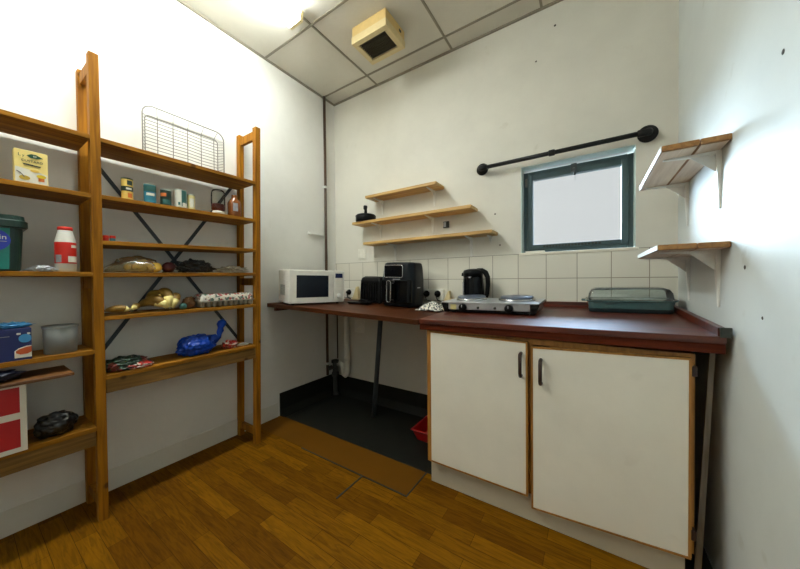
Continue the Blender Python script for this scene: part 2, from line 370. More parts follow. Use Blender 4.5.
struct(bx(XL, XR, YB - .007, YB, .92, 1.268).build('trim_2', 'tiles'))
struct(MB().box(XL, WX0 - .012, YB - .0075, YB, 1.268, 1.2715).box(WX1 + .012, XR, YB - .0075, YB, 1.268, 1.2715).build('trim_6', 'grid'))
struct(bx(XL + .03, -.79, 1.255, 1.468, 0, .0015).build('trim_3', 'panel'))
sm = MB(); sm.box(-1.60, -.79, 1.247, 1.255, 0, .0022).box(-1.082, -1.073, 1.05, 1.247, 0, .0022).box(-.79, -.783, 1.247, 1.468, 0, .0022)
struct(sm.build('trim_4', 'ink'))
# scuffs and plugged screw holes on the painted walls
sc = MB()
for x, z, r in ((-.567, 1.563, .006), (-.534, 1.342, .006), (-.19, 2.70, .007), (-.30, 2.52, .006)):
    sc.lathe([(r, 0), (r * .7, .001)], (0, 0, 0), 10); 
    for vv in sc.bm.verts[-20:]: vv.co = (x + vv.co.x, YB - .0005 - vv.co.z, z + vv.co.y)
    sc.bm.verts.ensure_lookup_table()
for y, z, r in ((1.10, 1.64, .007), (1.30, 1.13, .007), (1.19, .99, .005)):
    sc.bm.verts.ensure_lookup_table(); n0 = len(sc.bm.verts)
    sc.lathe([(r, 0), (r * .7, .001)], (0, 0, 0), 10); sc.bm.verts.ensure_lookup_table()
    for vv in sc.bm.verts[n0:]: vv.co = (XR - .0005 - vv.co.z, y + vv.co.x, z + vv.co.y)
struct(sc.build('trim_5', 'smudge'))

# window
w = thing('window_1', 'small square window with dark green metal frame above the tiles', 'window', ((WX0 + WX1) / 2, YB, WZ0)); w['kind'] = 'structure'
FX0, FX1, FZ0, FZ1, FY = WX0 + .004, WX1 - .002, WZ0 + .012, WZ1 - .018, YB + .078
fr = MB()
for a in ((FX0, FX0 + .028, FY, FY + .05, FZ0, FZ1), (FX1 - .028, FX1, FY, FY + .05, FZ0, FZ1), (FX0 + .028, FX1 - .028, FY, FY + .05, FZ1 - .03, FZ1), (FX0 + .028, FX1 - .028, FY, FY + .05, FZ0, FZ0 + .026)): fr.box(*a)
fr.build('window_frame', 'frame', w, w=True, bevel=.003)
sh = MB(); a0, a1, b0, b1 = FX0 + .024, FX1 - .024, FZ0 + .024, FZ1 - .026; t = .034
for a in ((a0, a0 + t, FY - .012, FY + .03, b0, b1), (a1 - t, a1, FY - .012, FY + .03, b0, b1), (a0 + t, a1 - t, FY - .012, FY + .03, b1 - t, b1), (a0 + t, a1 - t, FY - .012, FY + .03, b0, b0 + t * .75)): sh.box(*a)
sh.build('sash', 'frame', w, w=True, bevel=.003)
bx(a0 + t - .005, a1 - t + .005, FY + .006, FY + .012, b0 + t * .6, b1 - t + .005).build('pane', 'pane', w, w=True)
vs = MB()
for k in range(18): vs.box(a0 + .10 + k * .018, a0 + .112 + k * .018, FY - .014, FY - .011, FZ0 + .030, FZ0 + .042)
vs.build('vent_strip', 'ink', w, w=True)
la = MB(); cx = (a0 + a1) / 2; la.box(cx - .016, cx + .016, FY - .03, FY - .01, b1 - .03, b1 + .022).tube([(cx, FY - .03, b1 - .01), (cx + .004, FY - .05, b1 - .02), (cx + .006, FY - .05, b1 - .06)], .007)
la.build('latch', 'steelgrey', w, w=True, bevel=.002)
hg = MB(); hg.box(FX0 + .012, FX0 + .026, FY - .018, FY, FZ1 - .10, FZ1 - .045); hg.build('hinge', 'greyplastic', w, w=True, bevel=.002)
bx(WX0 - .012, WX1 + .012, YB - .012, FY, WZ0 - .014, WZ0 + .004).build('window_sill', 'sill', w, w=True, bevel=.003)
rv = MB(); rv.box(WX0, WX0 + .003, YB + .001, FY, WZ0 + .004, WZ1).box(WX1 - .003, WX1, YB + .001, FY, WZ0 + .004, WZ1).box(WX0, WX1, YB + .001, FY, WZ1 - .003, WZ1)
rv.build('reveal', 'reveal', w, w=True)
tag(bx(-.372, -.255, YB + .022, YB + .06, WZ0 + .005, WZ0 + .017).build('card_packet', 'white', base=(-.31, YB + .04, WZ0 + .005), bevel=.002), 'small flat white packet lying on the window sill', 'packet')

# curtain pole
cp = thing('curtain_pole', 'black iron pipe curtain pole on round flanges above the window', 'curtain pole', (-.2, YB, 1.885))
PY, PZ = YB - .062, 1.882
def disc(mb, x, z, r, y0, y1, n=24):
    mb.rings([[(x + q * math.cos(2 * PI * k / n), y, z + q * math.sin(2 * PI * k / n)) for k in range(n)] for q, y in ((r, y0), (r, y0 - .006), (r * .55, y0 - .009), (r * .5, y1))]); return mb
for fx, r in ((-.655, .042), (.262, .046)):
    disc(MB(), fx, PZ + .012, r, YB, YB - .025).build('flange', 'iron', cp, w=True, smooth=True)
    s_ = 1 if fx < 0 else -1
    MB().tube([(fx, YB - .02, PZ + .012), (fx, PY + .018, PZ + .008), (fx + s_ * .005, PY + .005, PZ + .004), (fx + s_ * .018, PY, PZ), (fx + s_ * .05, PY, PZ)], .0185, 14).build('elbow', 'iron', cp, w=True, smooth=True)
MB().tube([(-.64, PY, PZ), (.245, PY, PZ)], .0135, 14).build('pole', 'iron', cp, w=True, smooth=True)
MB().tube([(-.222, PY, PZ), (-.217, PY, PZ), (-.19, PY, PZ), (-.185, PY, PZ)], [.015, .019, .019, .015], 14).build('coupling', 'iron', cp, w=True, smooth=True)

# pipes on the left wall
p = thing('wall_pipe', 'thin dark brown pipe running from ceiling to floor in the corner', 'pipe', (-2.115, 1.965, 0))
MB().tube([(-2.115, 1.965, .20), (-2.115, 1.965, ZC)], .0125, 12).build('pipe', 'pipe_brown', p, w=True, smooth=True)
for z in (1.98, .30): bx(XL, -2.10, 1.949, 1.981, z, z + .022).build('clip', 'white_metal', p, w=True, bevel=.003)
tag(MB().box(XL, XL + .022, 1.765, 1.948, 1.525, 1.541).build('wall_conduit', 'white_metal', base=(XL, 1.86, 1.525), bevel=.002), 'short white conduit strip across the corner above the microwave', 'conduit')

# ceiling luminaire
lp = thing('ceiling_light', 'white fluorescent batten light with glowing diffuser on the tiled ceiling', 'light', (-1.595, .53, ZC))
LX0, LX1, LY0, LY1 = -1.665, -1.535, -.54, 1.262
MB().prism([(LX0 + .03, LY0, ZC), (LX1 - .03, LY0, ZC), (LX1 - .02, LY0, ZC - .03), (LX0 + .02, LY0, ZC - .03)], (0, LY1 - LY0, 0)).build('housing', 'fixture', lp, w=True)
MB().prism([(LX0, LY0 + .022, ZC - .03), (LX1, LY0 + .022, ZC - .03), (LX1 - .012, LY0 + .022, ZC - .085), (LX0 + .012, LY0 + .022, ZC - .085)], (0, LY1 - LY0 - .044, 0)).build('diffuser', 'tube', lp, w=True)
for y in (LY0, LY1 - .022):
    MB().prism([(LX0 - .002, y, ZC - .028), (LX1 + .002, y, ZC - .028), (LX1 - .011, y, ZC - .089), (LX0 + .011, y, ZC - .089)], (0, .022, 0)).build('end_cap', 'lamp_end', lp, w=True, bevel=.003)

# cream extractor box
ex = thing('extractor_fan', 'cream plastic extractor box with dark square grille on the ceiling', 'extractor', (-1.238, 1.657, ZC))
E0, E1, F0, F1, EZ = -1.381, -1.096, 1.544, 1.77, 2.727
b = MB(); b.rings([[(x0, y0, z), (x1, y0, z), (x1, y1, z), (x0, y1, z)] for x0, x1, y0, y1, z in ((E0, E1, F0, F1, ZC - .001), (E0, E1, F0, F1, EZ + .05))])
b.build('body', 'cream', ex, w=True, bevel=.004)
b = MB()
i = .034
b.box(E0 - .004, E1 + .004, F0 - .004, F0 + i, EZ, EZ + .05).box(E0 - .004, E1 + .004, F1 - i, F1 + .004, EZ, EZ + .05).box(E0 - .004, E0 + i, F0 + i, F1 - i, EZ, EZ + .05).box(E1 - i, E1 + .004, F0 + i, F1 - i, EZ, EZ + .05)
b.build('cover_rim', 'cream_light', ex, w=True, bevel=.004)
b = MB(); b.box(E0 + i, E1 - i, F0 + i, F1 - i, EZ + .03, EZ + .04)
for k in range(9):
    y = F0 + i + .006 + k * .0172; b.box(E0 + i, E1 - i, y, y + .006, EZ + .006, EZ + .031)
b.build('grille', 'grille', ex, w=True)
bx(E1 - .001, E1 + .003, 1.70, 1.722, 2.80, 2.815).build('switch_slot', 'ink', ex, w=True)

# ------------------------------------------------------------------ wooden storage rack
rk = thing('storage_rack', 'tall open pine storage rack with seven levels standing against the white wall', 'shelving unit', (-2.0, .37, 0))
PT = 2.146
def side_frame(y0, y1, lean=0.):
    f = None
    q = MB(); yl0, yl1 = y0 - lean, y1 - lean
    def post(mb, x0, x1): return mb.hexa([(x0, yl0, 0), (x1, yl0, 0), (x1, yl1, 0), (x0, yl1, 0), (x0, y0, PT), (x1, y0, PT), (x1, y1, PT), (x0, y1, PT)])
    f = post(MB(), -1.93, -1.89).build('side_post', 'pine_z', rk, w=True, bevel=.002)
    post(MB(), -2.133, -2.095).build('side_post', 'pine_z', rk, w=True, bevel=.002)
    for z, h in ((2.07, .055), (1.075, .05), (.055, .045)):
        l = lean * (1 - z / PT)
        bx(-2.095, -1.93, y0 + .006 - l, y1 - .006 - l, z, z + h).build('rung', 'pine_z', rk, w=True, bevel=.0015)
side_frame(.357, .391); side_frame(1.142, 1.176, .03); side_frame(-.43, -.396)
LEV_R = [(1.77, 1.775), (1.508, 1.522), (1.297, 1.322), (1.148, 1.160), (.945, .949), (.668, .673)]
LEV_L = [1.77, 1.505, 1.150, .796, .443]
for k, (z0, z1) in enumerate(LEV_R):
    th = .020; y0, y1 = .391, 1.14
    MB().hexa([(-2.12, y0, z0 - th), (-1.892, y0, z0 - th), (-1.892, y1, z1 - th), (-2.12, y1, z1 - th), (-2.12, y0, z0), (-1.892, y0, z0), (-1.892, y1, z1), (-2.12, y1, z1)]).build('shelf_board', 'pine_y', rk, w=True, bevel=.002)
for z in LEV_L:
    bx(-2.12, -1.892, -.396, .357, z - .020, z).build('shelf_board', 'pine_y', rk, w=True, bevel=.002)
for y0, y1, z in ((.393, 1.128, .650), (-.394, .355, .423)):
    bx(-1.92, -1.896, y0, y1, z - .066, z - .001).build('apron_rail', 'apron_wood', rk, w=True, bevel=.002)
for a, b_, xx in (((.405, 1.735), (1.13, .69), -2.1305), ((1.12, 1.80), (.40, .705), -2.1275)):
    dy, dz = b_[0] - a[0], b_[1] - a[1]; l = math.hypot(dy, dz); ny, nz = -dz / l * .0095, dy / l * .0095
    MB().prism([(xx, a[0] + ny, a[1] + nz), (xx, b_[0] + ny, b_[1] + nz), (xx, b_[0] - ny, b_[1] - nz), (xx, a[0] - ny, a[1] - nz)], (.002, 0, 0)).build('cross_brace', 'strap', rk, w=True)

# wire tray leaning on the wall
wt = thing('wire_tray', 'chrome wire cooling tray standing on edge on the top shelf', 'tray', (-2.04, .80, 1.776))
def rrect(x, y0, y1, z0, z1, r, n=6):
    pts = []
    for cy, cz, a0 in ((y1 - r, z1 - r, 0), (y0 + r, z1 - r, 90), (y0 + r, z0 + r, 180), (y1 - r, z0 + r, 270)):
        for k in range(n + 1):
            a = R(a0 + 90 * k / n); pts.append((x, cy + r * math.cos(a), cz + r * math.sin(a)))
    return pts + [pts[0], pts[1]]
RX, BXX = -2.105, -2.0
rimp = rrect(RX, .605, 1.04, 1.787, 2.107, .05); MB().tube(rimp, .0036, 8, False).build('rim', 'wire', wt, w=True, smooth=True)
basep = rrect(BXX, .585, .95, 1.7795, 2.0, .02); MB().tube(basep, .0026, 8, False).build('base_loop', 'wire', wt, w=True, smooth=True)
for k in range(12):
    z = 1.79 + k * .0185
    MB().tube([(RX, .607, z + .06 if z + .06 < 2.08 else 2.08), (BXX, .587, z), (BXX, .70, z), (BXX, .78, z + .002), (BXX, .86, z - .002), (BXX, .948, z), (RX, 1.038, z + .06 if z + .06 < 2.08 else 2.08)], .0019, 6).build('long_wire', 'wire', wt, w=True)
for k in range(5):
    y = .64 + k * .072; yr = .67 + k * .083
    MB().tube([(RX, yr, 2.107), (BXX, y, 2.0), (BXX - .001, y, 1.78)], .0022, 6).build('cross_wire', 'wire', wt, w=True)

# tins on the second shelf
def zr(i, y, h=.04): a, b_ = LEV_R[i]; return a + (b_ - a) * (y + h - .391) / .749 + .0012
def tin(name, label, cat, y, x, r, h, body, lidm='can_metal', group=None, lvl=1):
    t_ = thing(name, label, cat, (x, y, zr(lvl, y)), 0, group)
    MB().lathe([(r * .97, 0), (r, .003), (r, .006), (r * .985, .008), (r * .985, h - .008), (r, h - .006), (r, h - .002), (r * .94, h - .001), (r * .93, h - .004)], (0, 0, 0)).build('body', body, t_, smooth=False, bevel=0)
    MB().lathe([(r * 1.01, h - .006), (r * 1.02, h), (r * .95, h + .001), (r * .93, h - .003)], (0, 0, 0)).build('lid', lidm, t_)
    return t_
def patch(t_, r, a0, a1, z0, z1, m, nm):
    vy = math.degrees(math.atan2(-t_.location.y, -t_.location.x)); return arc_patch((0, 0, 0), r * .985 + .0008, R(vy + a0), R(vy + a1), z0, z1).build(nm, m, t_, smooth=True)
t_ = tin('food_tub', 'yellow cardboard tub with dark green lid and black band, nearest the front post', 'tub', .49, -1.93, .0225, .104, 'yellow_can', 'can_green')
patch(t_, .0225, -100, 100, .040, .063, 'can_green', 'label_band'); patch(t_, .0225, 0, 55, .070, .092, 'can_green', 'label_badge'); patch(t_, .0225, 5, 50, .008, .03, 'orange', 'label_picture'); patch(t_, .0227, -10, 45, .047, .056, 'white', 'label_text')
t_ = tin('food_can', 'blue food can with pale green lid on the second shelf', 'can', .58, -1.93, .0255, .098, 'can_blue', 'can_metal')
patch(t_, .0255, -100, 100, .058, .088, 'can_teal', 'label_band'); patch(t_, .0255, -35, 45, .036, .05, 'can_pale', 'label_text')
t_ = tin('food_can', 'dark green food can with an orange patch on its label', 'can', .648, -1.93, .0245, .085, 'can_green', 'can_metal')
patch(t_, .0245, -62, 5, .046, .064, 'orange', 'label_picture'); patch(t_, .0245, -30, 60, .006, .03, 'can_teal', 'label_band')
t_ = tin('food_can', 'food can half white, half teal, beside the small cream can', 'can', .715, -1.93, .0285, .1, 'can_pale', 'can_metal')
patch(t_, .0285, 12, 110, .006, .094, 'can_teal', 'label_side'); patch(t_, .0285, -20, 0, .012, .028, 'can_teal', 'label_badge'); patch(t_, .0287, 20, 80, .004, .026, 'white', 'label_corner')
t_ = tin('food_can', 'small slim cream can, shortest on the second shelf', 'can', .766, -1.925, .0185, .084, 'can_cream', 'can_metal')
patch(t_, .0185, -20, 50, .01, .06, 'can_pale', 'label_text')
# upturned jar
j = thing('sauce_jar', 'upturned glass jar with red brown sauce settled in the bottom', 'jar', (-1.93, .915, zr(1, .915)))
MB().lathe([(.03, .0), (.033, .002), (.033, .014), (.031, .016)]).build('lid', 'white_plastic', j, smooth=True)
MB().lathe([(.027, .016), (.036, .026), (.038, .04), (.038, .115), (.036, .135), (.03, .145), (.012, .148)], cap=True).build('glass', 'jar_glass', j, smooth=True)
MB().lathe([(.026, .017), (.034, .027), (.036, .04), (.036, .058), (.030, .060)]).build('sauce', 'sauce', j, smooth=True)
bt = thing('sauce_bottle', 'squat amber bottle with a grey label beside the end post', 'bottle', (-1.93, 1.012, zr(1, 1.012)))
MB().rbox(-.033, .033, -.033, .033, [(0, .002), (.004, 0), (.085, 0), (.10, .006), (.115, .016), (.122, .018)], .018).build('body', 'amber', bt, smooth=True)
MB().lathe([(.016, .121), (.017, .123), (.017, .136), (.014, .138)]).build('cap', 'amber', bt, smooth=True)
lb = MB(); lb.sheet(lambda u, v: (.0337 + .0, -.024 + .03 * u, .03 + .05 * v), 2, 2); lb.build('label', 'labelgrey', bt, solid=.0006)
for y, c2, lab in ((.408, 'red_print', 'tiny tin with red top, hard against the front post'), (.432, 'can_blue', 'tiny tin with red and blue label, further from the front post')):
    q = tin('small_tin', lab, 'tin', y, -1.925, .0105, .024, c2, 'red_label', None, 2); patch(q, .0105, -90, 90, .013, .02, 'red_label', 'label_band')

# fourth shelf: produce
z = zr(3, .52, .12)
pb = thing('potato_bag', 'clear bag holding yellow potatoes on the fourth shelf', 'bag', (-1.955, .52, z))
for k, (dx, dy, s_) in enumerate(((-.005, .045, .036), (.02, .075, .026), (-.012, -.015, .022), (.018, .012, .025))):
    MB().blob((dx, dy, s_ * 1.08), (s_ * .9, s_ * 1.25, s_), k + 2, .1, 1.5, 3).build('potato', 'potato', pb, smooth=True)
MB().blob((0, .01, .03), (.055, .095, .05), 5, .22, 2.4, 4, flat=-.0285, tail=(0, -.05, -.03)).build('bag_film', 'clearbag', pb, smooth=True)
tag(MB().blob((-1.95, .66, zr(3, .66) + .028), (.03, .03, .03), 8, .1, 1.5, 3, flat=-.027).build('red_onion', 'onion', smooth=True, base=(-1.95, .66, zr(3, .66))), 'dark red onion between potato bag and black bag', 'onion')
tag(MB().blob((-1.96, .795, zr(3, .8, .14) + .028), (.042, .085, .04), 11, .4, 2.6, 5, flat=-.027, crease=.45).build('black_bag', 'blackbag', smooth=True, base=(-1.96, .8, zr(3, .8, .14))), 'crumpled black plastic bag lying flat on the fourth shelf', 'bag')
tag(MB().blob((-1.955, 1.0, zr(3, 1.0, .12) + .016), (.04, .075, .024), 17, .5, 2.6, 5, flat=-.0155, crease=.6).build('plastic_wrapper', 'milkbag', smooth=True, base=(-1.955, 1.0, zr(3, 1.0, .12))), 'crumpled clear and white wrapper near the end post', 'wrapper')

# fifth shelf: bananas, packet, egg carton
def bananas(name, label, loc, specs, skin, tip, rootp):
    t_ = thing(name, label, 'bananas', loc)
    for pts, r in specs:
        n = 9; P4 = [Vector(q) for q in pts]; path = []; rad = []
        for k in range(n):
            u = k / (n - 1); a = P4[0].lerp(P4[1], u); b_ = P4[1].lerp(P4[2], u); path.append(a.lerp(b_, u))
            rad.append(r * (.30 if k == 0 else .62 if k == 1 else .9 if k == 2 else 1 if k < 6 else .92 if k == 6 else .66 if k == 7 else .3))
        f = MB().tube(path, rad, 9).build('banana', skin, t_, smooth=True)
        MB().tube([path[0] * .998, path[1], path[2]], [rad[0] * 1.06, rad[1] * 1.05, rad[2] * 1.03], 9).build('lit_end', tip, f, smooth=True)  # light on the neck ends, put into a paler colour
    MB().blob(rootp, (.008, .010, .008), 3, .2, 2, 2).build('stem', 'stem', t_, smooth=True)
    return t_
zz = zr(4, .63, .08)
bananas('banana_bunch', 'bunch of ripe bananas with pale neck ends on the fifth shelf', (-1.955, .635, zz),
        [(((.05, .0, .014), (.035, -.03, .10), (-.05, -.075, .035)), .024), (((.05, .012, .016), (.035, .015, .165), (-.07, -.01, .05)), .026), (((.05, .024, .014), (.035, .06, .12), (-.055, .065, .035)), .024), (((.03, -.01, .024), (0, -.06, .075), (-.05, -.09, .026)), .022), (((.02, .0, .05), (-.02, -.02, .13), (-.08, -.05, .05)), .024)], 'banana_olive', 'banana_lit_tip', (.056, .012, .013))
bananas('banana_bunch', 'two small spotted bananas lying flat beside the front post', (-1.95, .468, zr(4, .475)),
        [(((.035, .02, .018), (.045, -.02, .04), (0, -.065, .019)), .0165), (((.03, .025, .02), (.02, .06, .05), (-.02, .055, .019)), .016)], 'banana_olive', 'banana_lit_tip', (.038, .022, .014))
pk = thing('paper_packet', 'small brown packet with teal end beside the egg carton', 'packet', (-1.945, .745, zr(4, .745)))
MB().blob((-.01, .012, .032), (.028, .033, .036), 21, .25, 2, 4, flat=-.031).build('paper', 'kraft', pk, smooth=True)
MB().blob((.02, -.028, .017), (.016, .018, .018), 22, .2, 2, 3, flat=-.016).build('teal_end', 'tealcap', pk, smooth=True)
ec = thing('egg_carton', 'long printed egg carton on the fifth shelf', 'egg carton', (-1.96, .955, zr(4, .955, .18)))
b = MB()
for k in range(10):
    for q in (-.045, 0., .045):
        y = -.143 + k * .0318
        b.lathe([(.007, 0), (.010, .003), (.0158, .034)], (q, y, 0), 10)
b.box(-.066, .066, -.161, .161, .031, .038); b.build('tray_base', 'pulp', ec)
MB().rbox(-.064, .064, -.159, .159, [(.038, 0), (.06, .004), (.076, .012), (.08, .02)], .015).build('lid', 'print', ec, smooth=False)

# sixth shelf
z = zr(5, .80, .13)
bb = thing('blue_bag', 'knotted bright blue plastic bag on the lowest shelf', 'bag', (-1.965, .80, z))
MB().blob((0, -.005, .052), (.068, .095, .066), 31, .16, 1.8, 5, flat=-.051, crease=.25).build('bag', 'bluebag', bb, smooth=True)
tb = MB(); tb.tube([(0, .06, .065), (.005, .105, .08), (.005, .118, .085), (.002, .124, .10), (0, .13, .12), (.004, .130, .14), (.006, .136, .16), (.003, .14, .175), (.0, .147, .195)], [.04, .022, .012, .018, .022, .017, .024, .018, .006], 14)
for vv in tb.bm.verts: vv.co += Vector((noise.noise(vv.co * 60), noise.noise(vv.co * 60 + Vector((9, 2, 3))), noise.noise(vv.co * 50 + Vector((1, 7, 3))))) * .012
tb.build('knotted_neck', 'bluebag', bb, smooth=True)
tag(MB().blob((-1.96, .985, zr(5, .98) + .022), (.03, .045, .028), 37, .5, 2.6, 4, flat=-.021, crease=.5).build('red_wrapper', 'wrap_red', smooth=True, base=(-1.96, .985, zr(5, .98))), 'scrunched red and white wrapper beside the blue bag', 'wrapper')
tag(MB().blob((-1.965, 1.06, zr(5, 1.06) + .006), (.02, .05, .008), 39, .3, 2.6, 3, flat=-.0055).build('paper_scrap', 'white', smooth=True, base=(-1.965, 1.06, zr(5, 1.06))), 'pale paper scrap behind the red wrapper on the lowest shelf', 'paper')
fb = thing('food_bag', 'slumped dark green and red food bag lying near the front post', 'bag', (-1.955, .478, zr(5, .478)))
MB().blob((-.01, 0, .026), (.065, .085, .034), 41, .3, 2.4, 5, flat=-.025, crease=.3).build('bag', 'wrap_green', fb, smooth=True)
MB().blob((.035, .035, .012), (.025, .06, .016), 44, .4, 2.6, 4, flat=-.011).build('printed_edge', 'wrap_red', fb, smooth=True)

# ------------------------------------------------------------------ near bay of the rack
cb = thing('custard_box', 'pale yellow custard powder box on the upper left shelf', 'box', (-1.925, .19, 1.505))
bx(-1.95, -1.9, .147, .233, 1.5055, 1.636).build('carton', 'pale_yellow', cb, w=True, bevel=.001)
MB().prism([(-1.8995, .149, 1.508), (-1.8995, .231, 1.508), (-1.8995, .231, 1.548), (-1.8995, .205, 1.556), (-1.8995, .149, 1.566)], (.0004, 0, 0)).build('label_panel', 'white', cb, w=True)
MB().prism([(-1.8988, .178, 1.616), (-1.8988, .19, 1.624), (-1.8988, .203, 1.624), (-1.8988, .221, 1.614), (-1.8988, .203, 1.608), (-1.8988, .187, 1.608)], (.0004, 0, 0)).build('leaf_badge', 'leafgreen', cb, w=True)
text('es', .012, Matrix.Translation((-1.8980, .199, 1.617)) @ FACE_X, 'white', cb)
text('L', .016, Matrix.Translation((-1.8980, .160, 1.614)) @ FACE_X, 'leafgreen', cb); text('y', .013, Matrix.Translation((-1.8980, .170, 1.613)) @ FACE_X, 'leafgreen', cb)
text('CUSTARD', .0125, Matrix.Translation((-1.8988, .192, 1.594)) @ FACE_X, 'ink', cb)
MB().prism([(-1.8988, .168, 1.583), (-1.8988, .215, 1.580), (-1.8988, .212, 1.575), (-1.8988, .17, 1.578)], (.0006, 0, 0)).build('ink_stripe', 'ink', cb, w=True)
ell_patch_x(-1.8988, .172, 1.525, .014, .009).build('label_picture', 'banana', cb, w=True)
MB().tube([(-1.8985, .172, 1.528), (-1.8985, .162, 1.543), (-1.8985, .152, 1.549)], .0018, 6).build('label_picture', 'greyplastic', cb, w=True)
MB().prism([(-1.8988, .207, 1.519), (-1.8988, .223, 1.519), (-1.8988, .223, 1.536), (-1.8988, .207, 1.536)], (.0006, 0, 0)).build('label_picture', 'orange', cb, w=True)
ell_patch_x(-1.8988, .215, 1.539, .013, .007).build('label_picture', 'yellow', cb, w=True)
ell_patch_x(-1.8988, .198, 1.557, .012, .005).build('label_picture', 'potato', cb, w=True)

gt = thing('food_bucket', 'dark green bucket with teal label and blue oval on the left shelf', 'bucket', (-1.96, .06, 1.150))
MB().rbox(-2.045, -1.885, -.06, .167, [(1.1505, .012), (1.155, .008), (1.335, 0), (1.338, .004)], .03).build('body', 'darkgreen', gt, w=True, smooth=False, bevel=.0)
MB().rbox(-2.055, -1.875, -.07, .178, [(1.318, .004), (1.322, 0), (1.345, 0), (1.350, .006), (1.366, .008), (1.368, .014)], .034).build('rim_lid', 'darkgreen', gt, w=True)
MB().prism([(-1.8905, -.02, 1.157), (-1.8905, .128, 1.157), (-1.8860, .132, 1.315), (-1.8860, -.02, 1.315)], (.003, 0, 0)).build('label_panel', 'teal_label', gt, w=True)
ell_patch_x(-1.8826, .085, 1.268, .048, .044).build('label_oval', 'blue_oval', gt, w=True)
text('olin', .026, Matrix.Translation((-1.8812, .105, 1.279)) @ FACE_X, 'white', gt)
bx(-1.8820, -1.8812, .06, .124, 1.262, 1.2645).build('label_stripe', 'labelgrey', gt, w=True)
MB().prism([(-1.8862, .07, 1.20), (-1.8862, .104, 1.195), (-1.8862, .098, 1.214), (-1.8862, .08, 1.222)], (.0012, 0, 0)).build('label_picture', 'yellow', gt, w=True)

bo = thing('salt_bottle', 'white plastic bottle with red cap and red label on the left shelf', 'bottle', (-1.93, .281, 1.150))
MB().lathe([(.028, .0008), (.032, .004), (.032, .128), (.030, .142), (.024, .168), (.022, .18), (.0215, .183)]).build('body', 'white_plastic', bo, smooth=True)
MB().lathe([(.0225, .181), (.0235, .183), (.0235, .193), (.021, .196)]).build('cap', 'red_label', bo, smooth=True)
MB().lathe([(.0325, .036), (.0327, .037), (.0327, .127), (.0325, .128)], cap=False).build('label', 'red_label', bo, smooth=True)
va = math.degrees(math.atan2(-.281, 1.93))
arc_patch((0, 0, 0), .0331, R(va - 60), R(va - 22), .040, .073).build('label_square', 'labelgrey', bo, smooth=True)
arc_patch((0, 0, 0), .0331, R(va + 12), R(va + 75), .042, .068).build('label_text', 'white', bo, smooth=True)
arc_patch((0, 0, 0), .0331, R(va + 30), R(va + 75), .105, .117).build('label_text', 'white', bo, smooth=True)
tag(MB().blob((-1.92, .212, 1.161), (.03, .036, .013), 51, .5, 2.8, 4, flat=-.0105, crease=.5).build('foil_scrap', 'foil', smooth=True, base=(-1.92, .212, 1.150)), 'crumpled silver foil wrapper beside the white and red bottle', 'wrapper')

nb = thing('soup_box', 'navy food box with a bowl of orange soup pictured on it', 'box', (-1.94, .07, .796))
bx(-1.985, -1.9, -.02, .179, .7965, .922).build('carton', 'blue_card', nb, w=True, bevel=.001)
ell_patch_x(-1.8998, .163, .882, .0165, .017).build('label_circle', 'blue_lite', nb, w=True)
MB().prism([(-1.8998, .136, .806)] + [(-1.8998, .1787, .806), (-1.8998, .1787, .852), (-1.8998, .165, .851), (-1.8998, .146, .844), (-1.8998, .136, .834)], (.0006, 0, 0)).build('label_bowl', 'white', nb, w=True)
MB().prism([(-1.8990, .139, .826), (-1.8990, .150, .819), (-1.8990, .168, .820), (-1.8990, .1785, .826), (-1.8990, .1785, .848), (-1.8990, .165, .847), (-1.8990, .148, .841), (-1.8990, .139, .834)], (.0006, 0, 0)).build('label_soup', 'soup', nb, w=True)
for y0, y1, z0, z1 in ((.142, .152, .898, .905), (.168, .176, .897, .904)): bx(-1.8998, -1.8990, y0, y1, z0, z1).build('label_text', 'white', nb, w=True)
bx(-1.8998, -1.8990, -.02, .125, .893, .8948).build('label_stripe', 'labelgrey', nb, w=True)
tag(MB().blob((-1.94, .135, .934), (.025, .045, .012), 55, .5, 2.8, 4, flat=-.0115, crease=.5).build('blue_wrapper', 'blue_lite', smooth=True, base=(-1.94, .135, .9225)), 'flattened pale blue wrapper on top of the navy soup box', 'wrapper')

tu = thing('clear_tub', 'empty translucent round plastic tub on the shelf above the plank', 'tub', (-1.955, .264, .796))
MB().lathe([(.046, .001), (.049, .003), (.052, .12), (.0505, .12), (.0475, .005), (.002, .004)], n=36, cap=False).build('body', 'tub', tu, smooth=True)
MB().lathe([(.0505, .112), (.0545, .112), (.0545, .122), (.0505, .122), (.0505, .112)], n=36, cap=False).build('rim', 'tub', tu, smooth=False)

rb = thing('red_box', 'large white box with four red panels on the lowest left shelf', 'box', (-1.97, 0, .443))
bx(-2.07, -1.87, -.20, .160, .4435, .709).build('carton', 'white', rb, w=True, bevel=.0015)
for y0, y1 in ((-.18, -.035), (-.005, .143)):
    for z0, z1 in ((.462, .572), (.598, .697)):
        bx(-1.8702, -1.8693, y0, y1, z0, z1).build('printed_panel', 'red_print', rb, w=True)
pkk = tag(bx(-2.05, -1.84, -.1, .285, .7095, .7215).build('wooden_plank', 'pine_dark', base=(-1.95, .1, .7095), bevel=.002), 'short dark wooden plank laid across the red and white box', 'plank')
tag(MB().blob((-1.905, .075, .7440), (.042, .075, .021), 61, .3, 2.4, 4, flat=-.0205, crease=.3).build('navy_bag', 'navybag', smooth=True, base=(-1.90, .075, .7215)), 'dark navy plastic bag on the short plank', 'bag')
tag(MB().blob((-1.95, .245, .4895), (.05, .062, .052), 63, .2, 1.8, 5, flat=-.045, crease=.2).build('black_bag', 'blackbag', smooth=True, base=(-1.945, .247, .4435)), 'bunched black plastic bag on the lowest shelf beside the red box', 'bag')

